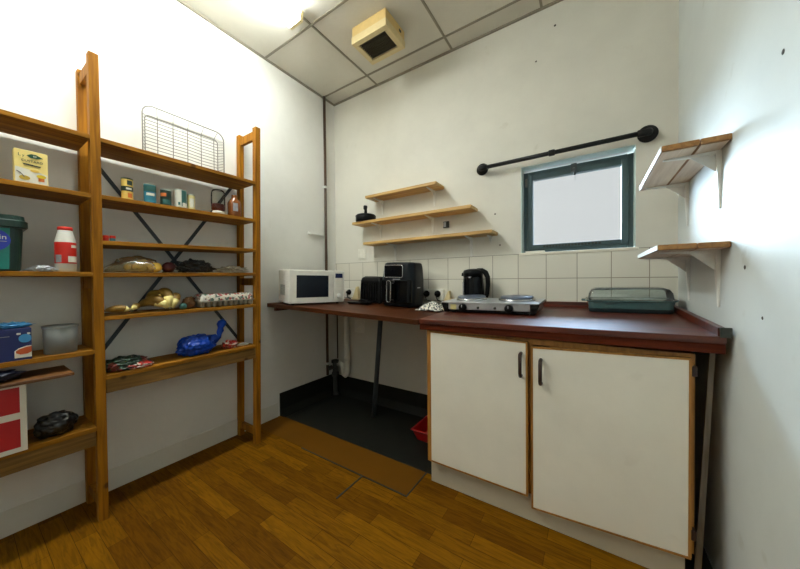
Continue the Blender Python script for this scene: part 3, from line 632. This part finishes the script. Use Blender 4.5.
# ------------------------------------------------------------------ wall shelves on the back wall
def bracket(par, x, z, arm, leg, top=.024):
    """pressed steel L bracket on the back wall, arm towards -y, leg down"""
    m = MB(); y = YB
    m.hexa([(x - .006, y - arm, z - .005), (x + .006, y - arm, z - .005), (x + top / 2, y - .001, z - .014), (x - top / 2, y - .001, z - .014),
            (x - .006, y - arm, z), (x + .006, y - arm, z), (x + top / 2, y - .001, z), (x - top / 2, y - .001, z)])
    m.hexa([(x - .006, y - .005, z - leg), (x + .006, y - .005, z - leg), (x + .006, y, z - leg), (x - .006, y, z - leg),
            (x - top / 2, y - .014, z), (x + top / 2, y - .014, z), (x + top / 2, y, z), (x - top / 2, y, z)])
    m.prism([(x - .002, y - .004, z - .055), (x - .002, y - .06, z - .004), (x - .002, y - .004, z - .004)], (.004, 0, 0))
    return m.build('bracket', 'white_metal', par, w=True, bevel=.0015)
SH = [((-1.626, -.955), 1.828, (-1.55, -1.04), 'shortest pine wall shelf, uppermost of three over the air fryer'),
      ((-1.778, -.69), 1.618, (-1.573, -1.056), 'long pine wall shelf carrying the black pot, middle of three'),
      ((-1.653, -.548), 1.432, (-1.416, -.74), 'long knotty pine wall shelf, lowest of three over the kettle')]
for (x0, x1), zt, bxs, lab in SH:
    s_ = thing('wall_shelf', lab, 'shelf', ((x0 + x1) / 2, YB - .075, zt - .022), 0, 'pine shelves on the back wall')
    bx(x0, x1, YB - .152, YB - .078, zt - .022, zt).build('board', 'pine_x', s_, w=True, bevel=.002)
    bx(x0, x1, YB - .075, YB - .001, zt - .022, zt).build('board', 'pine_x', s_, w=True, bevel=.002)
    for q in bxs: bracket(s_, q, zt - .022, .13, .12 if zt > 1.5 else .145)
    if zt < 1.5: bracket(s_, -.60, zt - .022, .07, .03)
bp = thing('black_pot', 'round black lidded pot with a tall knob on the middle wall shelf', 'pot', (-1.668, 2.018, 1.6185))
MB().lathe([(.082, 0), (.088, .006), (.089, .048), (.083, .055)], n=32).build('body', 'black', bp, smooth=True)
MB().lathe([(.0905, .046), (.0905, .052), (.08, .062), (.03, .070), (.014, .076), (.012, .082)], n=32).build('lid', 'black', bp, smooth=True)
MB().tube([(0, 0, .075), (.0, 0, .105), (-.004, 0, .118), (-.002, 0, .138), (.0, 0, .146)], [.014, .013, .017, .019, .012], 14).build('knob', 'black', bp, smooth=True)

# switches and sockets
sp = thing('light_switch', 'white triple switch plate on the wall above the toaster', 'switch', (-1.795, YB, 1.352))
bx(-1.838, -1.752, YB - .009, YB, 1.306, 1.397).build('plate', 'white_plastic', sp, w=True, bevel=.003)
for k in range(2):
    for q in range(2): bx(-1.826 + k * .034, -1.798 + k * .034, YB - .012, YB - .008, 1.318 + q * .036, 1.348 + q * .036).build('rocker', 'white_plastic', sp, w=True, bevel=.0015)
ss = thing('thermostat', 'tiny black and grey sensor box between the two lower wall shelves', 'sensor', (-.94, YB, 1.528))
bx(-.962, -.914, YB - .016, YB, 1.503, 1.553).build('case', 'ink', ss, w=True, bevel=.003)
bx(-.957, -.937, YB - .019, YB - .015, 1.509, 1.547).build('display', 'labelgrey', ss, w=True, bevel=.001)
us = thing('wall_socket', 'plain double socket plate low on the wall under the worktop', 'socket', (-1.83, YB, .665))
bx(-1.892, -1.772, YB - .008, YB, .61, .732).build('plate', 'white_plastic', us, w=True, bevel=.003)
for q in (.635, .69): bx(-1.862, -1.802, YB - .010, YB - .007, q, q + .02).build('cover', 'pipe_white', us, w=True, bevel=.001)
def plug(par, x, z):
    f = MB(); disc(f, x, z, .026, YB - .016, YB - .044); return f
for (x0, x1), px, lab in (((-2.01, -1.865), (-1.945,), 'double socket behind the microwave with one black plug'), ((-1.135, -.962), (-1.107, -1.01), 'double socket beside the air fryer with two black plugs')):
    so = thing('wall_socket', lab, 'socket', ((x0 + x1) / 2, YB - .007, .985))
    bx(x0, x1, YB - .017, YB - .007, .942, 1.03).build('plate', 'white_plastic', so, w=True, bevel=.003)
    for q in (x0 + .035, x1 - .045): bx(q, q + .014, YB - .020, YB - .016, 1.006, 1.022).build('rocker', 'white_plastic', so, w=True, bevel=.001)
    for q in px:
        pl_ = thing('power_plug', 'black plug in the %s' % ('socket behind the microwave' if q < -1.5 else 'socket half hidden by the air fryer' if q < -1.05 else 'socket nearest the cream wedge'), 'plug', (q, YB - .03, .992), 0, 'black plugs in the tiled sockets')
        disc(MB(), q, .992, .026, YB - .017, YB - .05).build('body', 'black', pl_, w=True, smooth=True)
        MB().tube([(q, YB - .045, .985), (q + .004, YB - .05, .965), (q + .02, YB - .06, .945), (q + .06, YB - .065, .934)], .004, 8).build('lead', 'black', pl_, w=True, smooth=True)

# ------------------------------------------------------------------ worktops, leg, cupboard
def LB(x): return .930 - .030 * (x + 2.135)
def RB(x, y): return .893 + .012 * (x + .772) + .024 * (y - 1.37) / .72
wl = thing('worktop', 'thin brown wooden worktop on a metal leg under the microwave', 'worktop', (-1.45, 1.74, .89))
x0, x1, y0, y1 = XL + .001, -.774, 1.36, YB - .008
MB().hexa([(x0, y0, LB(x0) - .03), (x1, y0, LB(x1) - .028), (x1, y1, LB(x1) - .028), (x0, y1, LB(x0) - .03), (x0, y0, LB(x0)), (x1, y0, LB(x1)), (x1, y1, LB(x1)), (x0, y1, LB(x0))]).build('board', 'top_brown', wl, w=True, bevel=.002)
MB().hexa([(XL + .001, 1.42, .865), (XL + .03, 1.42, .865), (XL + .03, 2.09, .865), (XL + .001, 2.09, .865), (XL + .001, 1.42, .899), (XL + .03, 1.42, .898), (XL + .03, 2.09, .898), (XL + .001, 2.09, .899)]).build('bearer', 'top_brown', wl, w=True)
MB().tube([(-1.48, 1.868, -.004), (-1.395, 1.868, .873)], .0195, 16).build('leg', 'steelgrey', wl, w=True, smooth=True)
bx(-1.37, -1.30, 1.83, 1.90, .80, .878).build('leg_bracket', 'steelgrey', wl, w=True, bevel=.003)

wr = thing('worktop', 'thick dark red wooden worktop over the white cupboard', 'worktop', (-.2, 1.74, .85))
def slab(xa, xb, ya, yb, d0, d1, m, nm, par, bev=.002):
    return MB().hexa([(xa, ya, RB(xa, ya) + d0), (xb, ya, RB(xb, ya) + d0), (xb, yb, RB(xb, yb) + d0), (xa, yb, RB(xa, yb) + d0), (xa, ya, RB(xa, ya) + d1), (xb, ya, RB(xb, ya) + d1), (xb, yb, RB(xb, yb) + d1), (xa, yb, RB(xa, yb) + d1)]).build(nm, m, par, w=True, bevel=bev)
slab(-.772, XR - .018, 1.368, YB - .008, -.024, 0, 'top_red', 'board', wr)
slab(-.772, XR - .018, 1.376, 1.40, -.058, -.0245, 'top_apron', 'apron', wr)
slab(-.50, XR - .03, YB - .030, YB - .008, .0005, .034, 'top_red', 'upstand', wr)
slab(XR - .038, XR - .0185, 1.372, YB - .031, .0005, .030, 'top_red', 'upstand', wr)
slab(XR - .034, XR - .006, 1.364, 1.372, -.002, .031, 'ink', 'end_trim', wr)

cu = thing('cupboard', 'white two door base cupboard with brown handles and wood edging', 'cupboard', (-.2, 1.7, 0))
CX0, CX1 = -.737, .304
b = MB(); b.box(CX0, CX0 + .014, 1.3935, 2.09, .13, .834).box(CX1 - .014, CX1, 1.41, 2.09, .13, .834).box(CX0 + .014, CX1 - .014, 1.42, 2.09, .13, .146).box(CX0 + .014, CX1 - .014, 1.41, 1.45, .81, .834).box(CX0 + .014, CX1 - .014, 2.07, 2.09, .146, .81)
b.box(-.232, -.214, 1.41, 2.07, .146, .81)
b.build('carcass', 'lipping', cu, w=True)
bx(CX0 + .004, CX1 - .02, 1.428, 1.444, 0, .13).build('plinth', 'plinth', cu, w=True)
bx(CX0 + .004, CX0 + .02, 1.444, 2.05, 0, .13).build('plinth', 'plinth', cu, w=True)
def door(q, handle_x, hz0, hz1):
    (xl, xr, zbl, zbr, ztl, ztr) = q; Y0, Y1 = 1.392, 1.409
    d = MB(); e = .006
    def strip(p): d.hexa([(p[0][0], Y0, p[0][1]), (p[1][0], Y0, p[1][1]), (p[1][0], Y1, p[1][1]), (p[0][0], Y1, p[0][1]), (p[3][0], Y0, p[3][1]), (p[2][0], Y0, p[2][1]), (p[2][0], Y1, p[2][1]), (p[3][0], Y1, p[3][1])])
    strip([(xl, zbl), (xr, zbr), (xr, ztr), (xl, ztl)])
    dd = d.build('door', 'door', cu, w=True, bevel=.001)
    f = MB(); g_ = .0075
    def st(p): f.hexa([(p[0][0], Y0 - .001, p[0][1]), (p[1][0], Y0 - .001, p[1][1]), (p[1][0], Y1, p[1][1]), (p[0][0], Y1, p[0][1]), (p[3][0], Y0 - .001, p[3][1]), (p[2][0], Y0 - .001, p[2][1]), (p[2][0], Y1, p[2][1]), (p[3][0], Y1, p[3][1])])
    st([(xl - g_, zbl - g_), (xr + g_, zbr - g_), (xr + g_, zbr), (xl - g_, zbl)]); st([(xl - g_, ztl), (xr + g_, ztr), (xr + g_, ztr + g_), (xl - g_, ztl + g_)])
    st([(xl - g_, zbl), (xl, zbl), (xl, ztl), (xl - g_, ztl)]); st([(xr, zbr), (xr + g_ * 1.2, zbr), (xr + g_ * 1.2, ztr), (xr, ztr)])
    f.build('edging', 'lipping', dd, w=True)
    MB().tube([(handle_x, Y0 - .001, hz1), (handle_x, Y0 - .022, hz1 - .002), (handle_x, Y0 - .028, hz1 - .014), (handle_x, Y0 - .028, hz0 + .014), (handle_x, Y0 - .022, hz0 + .002), (handle_x, Y0 - .001, hz0)], .0075, 12).build('handle', 'brown_metal', dd, w=True, smooth=True)
    return dd
d1 = door((-.7145, -.243, .138, .137, .822, .815), -.262, .67, .77)
d2 = door((-.213, .285, .092, .126, .797, .815), -.181, .65, .752)
for z in (.76, .19):
    bx(.292, .306, 1.388, 1.412, z, z + .035).build('hinge', 'brown_metal', cu, w=True, bevel=.002)
tag(MB().hexa([(.322, 1.49, 0), (.340, 1.49, 0), (.340, 1.50, 0), (.322, 1.50, 0), (.360, 1.49, .84), (.374, 1.49, .84), (.374, 1.50, .84), (.360, 1.50, .84)]).build('wood_batten', 'batten', base=(.331, 1.495, 0)), 'thin pale batten leaning in the gap beside the cupboard', 'batten')

# ------------------------------------------------------------------ under the thin worktop
wp = thing('waste_pipe', 'white plastic waste pipe with a bend under the worktop', 'pipe', (-1.955, 2.06, .18))
MB().tube([(-1.955, 2.065, .885), (-1.955, 2.065, .24), (-1.958, 2.065, .21), (-1.975, 2.065, .195), (-2.0, 2.065, .205), (-2.008, 2.065, .23), (-2.008, 2.065, .26), (-2.02, 2.065, .285), (-2.05, 2.065, .292), (-2.08, 2.065, .292)], .026, 14).build('pipe', 'pipe_white', wp, w=True, smooth=True)
MB().tube([(-1.955, 2.065, .34), (-1.955, 2.065, .38)], .029, 14).build('collar', 'pipe_white', wp, w=True, smooth=True)
dr = thing('floor_drain', 'dark drain fitting on the floor at the foot of the corner pipe', 'drain', (-2.09, 2.03, 0))
MB().lathe([(.035, -.004), (.035, .01), (.022, .02), (.022, .17), (.034, .175), (.034, .21), (.024, .22), (.024, .30), (.036, .305), (.036, .33), (.02, .335)], (-2.09, 2.04, 0)).build('body', 'drain', dr, w=True, smooth=False)
MB().tube([(-2.09, 1.995, .27), (-2.09, 1.96, .27)], .02, 12).build('valve', 'drain', dr, w=True, smooth=True)
MB().tube([(-2.11, 2.095, .33), (-2.11, 2.095, .88)], .006, 8).build('feed_pipe', 'pipe_brown', dr, w=True, smooth=True)
tag(MB().lathe([(.05, .0), (.055, .01), (.05, .035), (.03, .045)], (-1.87, 2.03, .826)).build('junction_box', 'greyplastic', base=(-1.87, 2.03, .826), smooth=True), 'round grey junction box fixed under the thin worktop', 'junction box')
rt = thing('red_basin', 'red plastic basin on the dark floor beside the cupboard', 'basin', (-.9, 1.85, -.004))
m = MB()
def rr_(z, ins): return [(-1.035 + ins, 1.72 + ins, z), (-.78 - ins, 1.72 + ins, z), (-.78 - ins, 2.03 - ins, z), (-1.035 + ins, 2.03 - ins, z)]
m.rings([rr_(-.003, .03), rr_(.068, .004), rr_(.071, -.006), rr_(.078, -.006), rr_(.078, .008), rr_(.004, .034)], cap=True)
m.build('tub', 'red', rt, w=True, bevel=.004)

# ------------------------------------------------------------------ things on the worktops
mw = thing('microwave', 'white microwave oven with dark glass door in the corner', 'microwave', (-1.764, 1.548, LB(-1.764) + .0008), R(69.8), tilt=TL)
W, D, H = .435, .285, .252                                    # local: width x, front at y=0 facing -y, depth +y
f0 = .012
bx(-W / 2, W / 2, .012, D, f0, H + f0).build('case', 'white_plastic', mw, bevel=.006)
bx(-W / 2, W / 2 - .092, -.006, .012, f0 + .002, H + f0 - .001).build('door', 'white_plastic', mw, bevel=.005)
bx(-W / 2 + .052, W / 2 - .135, -.0075, -.005, f0 + .045, H + f0 - .04).build('door_window', 'microglass', mw, bevel=.002)
bx(W / 2 - .091, W / 2, -.006, .012, f0 + .002, H + f0 - .001).build('control_panel', 'white_plastic', mw, bevel=.005)
bx(W / 2 - .078, W / 2 - .016, -.0078, -.005, H + f0 - .058, H + f0 - .022).build('display', 'lcd', mw, bevel=.001)
for k in range(5):
    for q in range(3): bx(W / 2 - .076 + q * .021, W / 2 - .059 + q * .021, -.008, -.005, H + f0 - .083 - k * .018, H + f0 - .073 - k * .018).build('button', 'pipe_white', mw, bevel=.001)
kb = MB(); kb.rings([[(W / 2 - .047 + r * math.cos(2 * PI * k / 20), y, f0 + .05 + r * math.sin(2 * PI * k / 20)) for k in range(20)] for r, y in ((.021, -.005), (.021, -.014), (.017, -.024), (.01, -.025))]); kb.build('dial', 'white_plastic', mw, smooth=True)
for sx in (-1, 1):
    for y in (.04, D - .04): MB().lathe([(.011, 0), (.011, f0 + .002)], (sx * (W / 2 - .04), y, 0), 12).build('foot', 'black', mw)
vt = MB()
for k in range(10): vt.box(-W / 2 - .0008, -W / 2 + .001, .10 + k * .013, .106 + k * .013, .07, .15)
vt.build('vent', 'greyplastic', mw)

to = thing('toaster', 'black toaster with ribbed side next to the air fryer', 'toaster', (-1.535, 1.965, LB(-1.535) + .0008), tilt=TL)
MB().rbox(-.115, .115, -.075, .085, [(.008, .006), (.014, 0), (.185, .004), (.21, .012), (.22, .03)], .03).build('body', 'black', to, smooth=False, bevel=.0)
for k in range(7): bx(-.085 + k * .026, -.072 + k * .026, -.078, -.072, .03, .17).build('rib', 'blackgloss', to, bevel=.002)
for y in (-.02, .035): bx(-.085, .085, y - .011, y + .011, .218, .2225).build('slot', 'ink', to)
bx(-.128, -.112, -.015, .02, .11, .13).build('lever', 'black', to, bevel=.003)
for sx in (-.09, .09):
    for sy in (-.05, .06): MB().lathe([(.01, 0), (.01, .01)], (sx, sy, 0), 10).build('foot', 'ink', to)
tr = thing('baking_tray', 'flat black tray lying in front of the toaster', 'tray', (-1.555, 1.795, LB(-1.555) + .0008), R(12), tilt=TL)
MB().rbox(-.10, .10, -.05, .05, [(0, .012), (.002, .01), (.016, 0), (.018, 0)], .02).build('pan', 'black', tr)
MB().tube([(-.02, .02, .018), (.0, .03, .034), (.06, .0, .034), (.08, -.02, .018)], .006, 8).build('handle', 'black', tr, smooth=True)

af = thing('air_fryer', 'large black air fryer with a framed display and tall drawer handle', 'air fryer', (-1.215, 1.9, LB(-1.215) + .0008), tilt=TL)
A0, A1, B0, B1 = -.145, .145, -.105, .11
MB().rbox(A0, A1, B0, B1, [(.004, .012), (.012, .002), (.03, 0), (.2, 0), (.30, .008), (.325, .014), (.332, .024)], .06, 8).build('body', 'navyblack', af, smooth=False, bevel=.002)
MB().rbox(A0 + .012, A1 - .012, B0 - .010, B0 + .05, [(.03, .006), (.036, 0), (.195, 0), (.2, .004)], .025, 6).build('drawer', 'blackgloss', af, smooth=False)
h = MB(); h.tube([(-.012, B0 - .008, .188), (-.012, B0 - .05, .186), (-.012, B0 - .056, .17), (-.012, B0 - .056, .06), (-.012, B0 - .05, .048), (-.012, B0 - .008, .044)], .0145, 12); h.build('handle', 'black', af, smooth=True)
h = MB()
hp = rrect(0, -.017, .017, .04, .195, .014); h.tube([(-.012 + q[1], B0 - .068, q[2]) for q in hp], .0032, 8, False); h.build('handle_trim', 'chrome', af, smooth=True)
bx(-.095, .062, B0 - .004, B0 + .02, .222, .306).build('display', 'screen', af, bevel=.004)
h = MB(); hp = rrect(0, -.098, .065, .219, .309, .012); h.tube([(q[1], B0 - .004, q[2]) for q in hp], .0032, 8, False); h.build('display_trim', 'chrome', af, smooth=True)
bx(-.02, .04, B0 - .004, B0 + .01, .2035, .2085).build('badge', 'silver', af)
bx(A1 - .003, A1 + .002, -.03, .012, .142, .150).build('side_badge', 'silver', af)
for sx in (-.1, .1):
    for sy in (-.07, .07): MB().lathe([(.012, 0), (.012, .01)], (sx, sy, 0), 10).build('foot', 'ink', af)

cl = MB()
def cloth(u, v):
    x, y = (u - .5) * .18, (v - .5) * .15; r = math.hypot(x * 1.1, y * 1.3) / .1
    z = .034 * max(0, 1 - r * r) + .014 * (noise.noise(Vector((u * 6, v * 6, 2))) + 1) * (1.1 - min(1, r)) + .016 * abs(noise.noise(Vector((u * 9, v * 8, 5)))) + .003
    return (-.905 + x + .012 * noise.noise(Vector((u * 4, v * 4, 9))), 1.79 + y + .012 * noise.noise(Vector((u * 4, v * 4, 19))), LB(-.82) + .004 + max(0, z))
cl.sheet(cloth, 40, 36)
tag(cl.build('tea_towel', 'speckle', smooth=True, solid=.003, base=(-.905, 1.79, LB(-.82))), 'crumpled black and white speckled tea towel beside the hotplate', 'towel')

ho = thing('double_hotplate', 'silver double electric hotplate with two black knobs on the red worktop', 'hotplate', (-.495, 1.80, RB(-.495, 1.80) + .0008), tilt=TR)
HX0, HX1, HY0, HY1 = -.275, .277, -.155, .118
bx(HX0 + .045, HX1 - .045, HY0 + .004, HY1, .020, .062).build('body', 'silver', ho, bevel=.004)
bx(HX0 + .03, HX1 - .03, HY0 + .012, HY1 - .004, .007, .021).build('base_pan', 'black', ho, bevel=.002)
bx(HX0 + .004, HX1 - .004, HY0 - .004, HY1 + .004, .058, .066).build('top_plate', 'silver', ho, bevel=.003)
for s_, xx in ((1, HX0), (-1, HX1)):
    MB().prism([(xx, HY0, .058), (xx + s_ * .047, HY0, .058), (xx + s_ * .047, HY0, .004), (xx + s_ * .022, HY0, .004)], (0, HY1 - HY0, 0)).build('end_cap', 'blackgloss', ho, bevel=.003)
for sx in (HX0 + .07, HX1 - .07):
    for sy in (HY0 + .03, HY1 - .03): MB().lathe([(.012, 0), (.012, .01)], (sx, sy, 0), 10).build('foot', 'black', ho)
for px, r in ((-.135, .085), (.135, .09)):
    pt = MB(); pt.lathe([(r + .010, .066), (r + .010, .075), (r, .078)], (px, .0, 0), 40); pt.build('ring', 'chrome', ho, smooth=True)
    MB().lathe([(r, .070), (r, .088), (r - .005, .091), (.02, .091), (.018, .089)], (px, .0, 0), 40).build('hotplate', 'plate_metal', ho, bevel=.001)
for kx in (-.135, .125):
    k_ = MB(); k_.rings([[(kx + r * math.cos(2 * PI * k / 22), y, .034 + r * math.sin(2 * PI * k / 22)) for k in range(22)] for r, y in ((.0225, HY0 + .004), (.0225, HY0 - .010), (.019, HY0 - .020), (.008, HY0 - .021))])
    kn = k_.build('knob', 'black', ho, smooth=True)
    bx(kx - .002, kx + .002, HY0 - .0225, HY0 - .02, .036, .052).build('pointer', 'labelgrey', kn)
for kx in (-.045, .05):
    k_ = MB(); k_.rings([[(kx + r * math.cos(2 * PI * k / 14), y, .034 + r * math.sin(2 * PI * k / 14)) for k in range(14)] for r, y in ((.007, HY0 + .004), (.007, HY0 - .003), (.004, HY0 - .005))]); k_.build('indicator', 'ink', ho, smooth=True)
bx(-.215, -.178, HY0 + .002, HY0 + .0045, .02, .05).build('rating_label', 'can_cream', ho)

ke = thing('kettle', 'black jug kettle standing behind the hotplate against the tiles', 'kettle', (-.69, 2.012, RB(-.69, 2.0) + .0008), tilt=TR)
MB().lathe([(.074, 0), (.078, .004), (.078, .018), (.07, .022)], n=36).build('power_base', 'black', ke, smooth=True)
kbm = MB(); kbm.lathe([(.074, .022), (.077, .03), (.074, .10), (.068, .19), (.066, .215)], n=36)
kbm.build('jug', 'blackgloss', ke, smooth=True)
MB().lathe([(.067, .212), (.069, .238), (.063, .252), (.035, .260), (.01, .262)], n=36).build('lid', 'black', ke, smooth=True)
MB().tube([(.03, 0, .250), (.065, 0, .246), (.088, 0, .232), (.102, 0, .20), (.103, 0, .15), (.096, 0, .09), (.084, 0, .05), (.07, 0, .04)], [.014, .018, .018, .017, .015, .014, .013, .012], 14).build('handle', 'black', ke, smooth=True)
MB().prism([(-.052, -.02, .212), (-.052, .02, .212), (-.088, .0, .212)], (0.004, 0, .026)).build('spout', 'black', ke, bevel=.004)
arc_patch((0, 0, 0), .0745, R(213), R(226), .06, .17).build('water_window', 'labelgrey', ke, smooth=True, solid=.004)

di = thing('casserole_dish', 'rectangular teal enamel roasting dish with a domed glass lid', 'dish', (.162, 1.975, RB(.162, 1.975) + .0008), tilt=TR)
DX0, DX1, DY0, DY1 = -.178, .182, -.095, .085
dish = MB(); lv = [(0, .014), (.004, .010), (.056, .0), (.060, -.010), (.064, -.010), (.064, .004), (.010, .014)]
def rring(z, ins, r=.035, n=6):
    out = []
    r = max(.004, r - ins)
    for cx, cy, a0 in ((DX1 - ins - r, DY1 - ins - r, 0), (DX0 + ins + r, DY1 - ins - r, 90), (DX0 + ins + r, DY0 + ins + r, 180), (DX1 - ins - r, DY0 + ins + r, 270)):
        for k in range(n + 1): a = R(a0 + 90 * k / n); out.append((cx + r * math.cos(a), cy + r * math.sin(a), z))
    return out
dish.rings([rring(z, i_) for z, i_ in lv]); dish.build('base', 'teal', di, smooth=False)
MB().rings([rring(z, i_) for z, i_ in ((.0, .0125), (.003, .0085), (.022, .0045), (.022, .008))], cap=False).build('base_shade', 'teal_shade', di)  # shadow at the foot of the dish, painted as a darker band
for s_, xx in ((-1, DX0), (1, DX1)):
    MB().rbox(xx - (.028 if s_ < 0 else .0), xx + (.0 if s_ < 0 else .018), -.04, .04, [(.056, .002), (.058, 0), (.063, 0), (.065, .002)], .008).build('handle', 'teal', di)
MB().rings([rring(z, i_) for z, i_ in ((.064, .002), (.070, .003), (.10, .008), (.118, .02), (.126, .04), (.128, .06))], cap=True).build('lid', 'glass', di, smooth=True)
MB().rings([rring(z, i_) for z, i_ in ((.064, -.008), (.068, -.008), (.069, .002), (.066, .002), (.064, -.008))], cap=False).build('lid_rim', 'jar_glass', di)

# cream wedges by the sockets
for x, y, lab in ((-1.835, 2.075, 'small cream wedge leaning on the tiles near the microwave'), (-.915, 2.07, 'small cream wedge standing on the worktop between kettle and sockets')):
    zb = LB(x - .05) + .0008
    tag(MB().prism([(x - .045, y - .02, zb), (x + .035, y - .02, zb), (x + .03, y - .02, zb + .06), (x + .02, y - .02, zb + .125), (x + .008, y - .02, zb + .118)], (0, .035, 0)).build('cream_wedge', 'cream_light', base=(x, y, zb), bevel=.004), lab, 'wedge')

# ------------------------------------------------------------------ painted shelves on the right wall
for (xo, ya, yb, zt, rise), lab in (((.212, 1.397, 1.955, 1.572, 0), 'upper whitewashed plank shelf on the glossy side wall'), ((.203, 1.400, 1.93, 1.220, 0), 'lower plank shelf with white front edge above the roasting dish')):
    s_ = thing('plank_shelf', lab, 'shelf', (.3, (ya + yb) / 2, zt - .02), 0, 'plank shelves on the side wall')
    xm = (xo + XR) / 2 + .012
    for xa, xb in ((xo, xm - .001), (xm + .001, XR - .001)):
        bx(xa, xb, ya, yb, zt - .02, zt).build('plank', 'plank_end', s_, w=True, bevel=.003)
        bx(xa + .004, xb - .004, ya + .012, yb - .004, zt - .0215, zt - .0195).build('underside_paint', 'pinkboard', s_, w=True)
    bx(xo - .002, xo, ya + .002, yb - .002, zt - .019, zt - .001).build('edge_paint', 'white_metal', s_, w=True)
    for y in (ya + .105, yb - .04):
        z = zt - .0215; m = MB(); L_ = .205
        m.hexa([(xo + .02, y - .007, z - .004), (XR, y - .014, z - .014), (XR, y + .014, z - .014), (xo + .02, y + .007, z - .004), (xo + .02, y - .007, z), (XR, y - .014, z), (XR, y + .014, z), (xo + .02, y + .007, z)])
        m.hexa([(XR - .005, y - .005, z - L_), (XR, y - .005, z - L_), (XR, y + .005, z - L_), (XR - .005, y + .005, z - L_), (XR - .016, y - .015, z), (XR, y - .015, z), (XR, y + .015, z), (XR - .016, y + .015, z)])
        m.prism([(XR - .004, y - .002, z - .08), (XR - .085, y - .002, z - .004), (XR - .004, y - .002, z - .004)], (0, .004, 0))
        m.build('bracket', 'white_metal', s_, w=True, bevel=.0015)

# ------------------------------------------------------------------ light, sky, camera
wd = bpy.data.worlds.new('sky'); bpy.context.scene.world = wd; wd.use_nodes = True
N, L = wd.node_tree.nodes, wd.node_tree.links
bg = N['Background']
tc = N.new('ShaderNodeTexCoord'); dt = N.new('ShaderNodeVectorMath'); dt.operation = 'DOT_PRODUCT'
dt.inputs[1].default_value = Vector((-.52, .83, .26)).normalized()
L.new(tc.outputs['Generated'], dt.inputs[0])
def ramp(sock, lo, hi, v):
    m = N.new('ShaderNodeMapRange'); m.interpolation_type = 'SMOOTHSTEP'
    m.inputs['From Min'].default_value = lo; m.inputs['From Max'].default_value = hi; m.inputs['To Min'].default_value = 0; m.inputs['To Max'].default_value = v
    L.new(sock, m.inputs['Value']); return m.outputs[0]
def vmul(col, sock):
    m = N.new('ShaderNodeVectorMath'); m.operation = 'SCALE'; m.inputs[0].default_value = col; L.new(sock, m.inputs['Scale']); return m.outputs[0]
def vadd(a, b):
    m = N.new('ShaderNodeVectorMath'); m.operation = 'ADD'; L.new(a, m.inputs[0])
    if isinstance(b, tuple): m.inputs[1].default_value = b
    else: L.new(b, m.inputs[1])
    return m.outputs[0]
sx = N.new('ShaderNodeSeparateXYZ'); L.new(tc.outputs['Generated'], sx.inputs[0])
# side glow and blue overhead added to light the room, sky ahead kept dim
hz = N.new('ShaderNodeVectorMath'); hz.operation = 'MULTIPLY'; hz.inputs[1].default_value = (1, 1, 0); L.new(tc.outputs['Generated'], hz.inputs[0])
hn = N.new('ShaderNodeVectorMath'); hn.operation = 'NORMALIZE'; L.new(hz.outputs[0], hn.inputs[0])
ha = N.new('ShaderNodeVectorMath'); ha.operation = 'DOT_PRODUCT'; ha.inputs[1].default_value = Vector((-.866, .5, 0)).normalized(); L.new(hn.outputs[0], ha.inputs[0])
side_glow = N.new('ShaderNodeMath'); side_glow.operation = 'MULTIPLY'; L.new(ramp(ha.outputs['Value'], .635, .80, 27.), side_glow.inputs[0]); L.new(ramp(sx.outputs['Z'], -.28, .02, 1.), side_glow.inputs[1])
sky = vadd(vadd(vadd(vmul((.66, .90, 1.10), side_glow.outputs[0]), vmul((.95, 1, 1.02), ramp(dt.outputs['Value'], .93, .99, 6.))), vmul((.50, .74, 1.04), ramp(sx.outputs['Z'], .36, .75, 44.))), (.38, .395, .40))
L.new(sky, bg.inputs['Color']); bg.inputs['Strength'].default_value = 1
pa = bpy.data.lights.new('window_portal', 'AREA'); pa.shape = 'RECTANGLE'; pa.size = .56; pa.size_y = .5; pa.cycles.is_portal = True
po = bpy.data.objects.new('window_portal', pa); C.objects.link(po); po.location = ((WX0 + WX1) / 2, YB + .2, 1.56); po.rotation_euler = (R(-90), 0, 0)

cam = bpy.data.cameras.new('camera'); co = bpy.data.objects.new('camera', cam); C.objects.link(co)
yaw, pit, rol = R(-33.0483), R(-.79852), R(.50509)
fw = Vector((math.sin(yaw) * math.cos(pit), math.cos(yaw) * math.cos(pit), math.sin(pit)))
r_ = fw.cross(Vector((0, 0, 1))).normalized(); d_ = fw.cross(r_)
r2 = r_ * math.cos(rol) + d_ * math.sin(rol); d2 = -r_ * math.sin(rol) + d_ * math.cos(rol)
mm = Matrix((r2, -d2, -fw)).transposed().to_4x4(); mm.translation = (0, 0, 1.1); co.matrix_world = mm
cam.sensor_width = 36; cam.sensor_fit = 'HORIZONTAL'; cam.lens = 293.3676 / 800 * 36; cam.clip_start = .02
S = bpy.context.scene; S.camera = co
S.view_settings.view_transform = 'Standard'; S.view_settings.look = 'None'; S.view_settings.exposure = 1.05; S.view_settings.gamma = 1; S.view_settings.use_curve_mapping = False
S.cycles.max_bounces = 10; S.cycles.diffuse_bounces = 6; S.cycles.transparent_max_bounces = 16; S.cycles.use_denoising = True
S.cycles.sample_clamp_indirect = 8
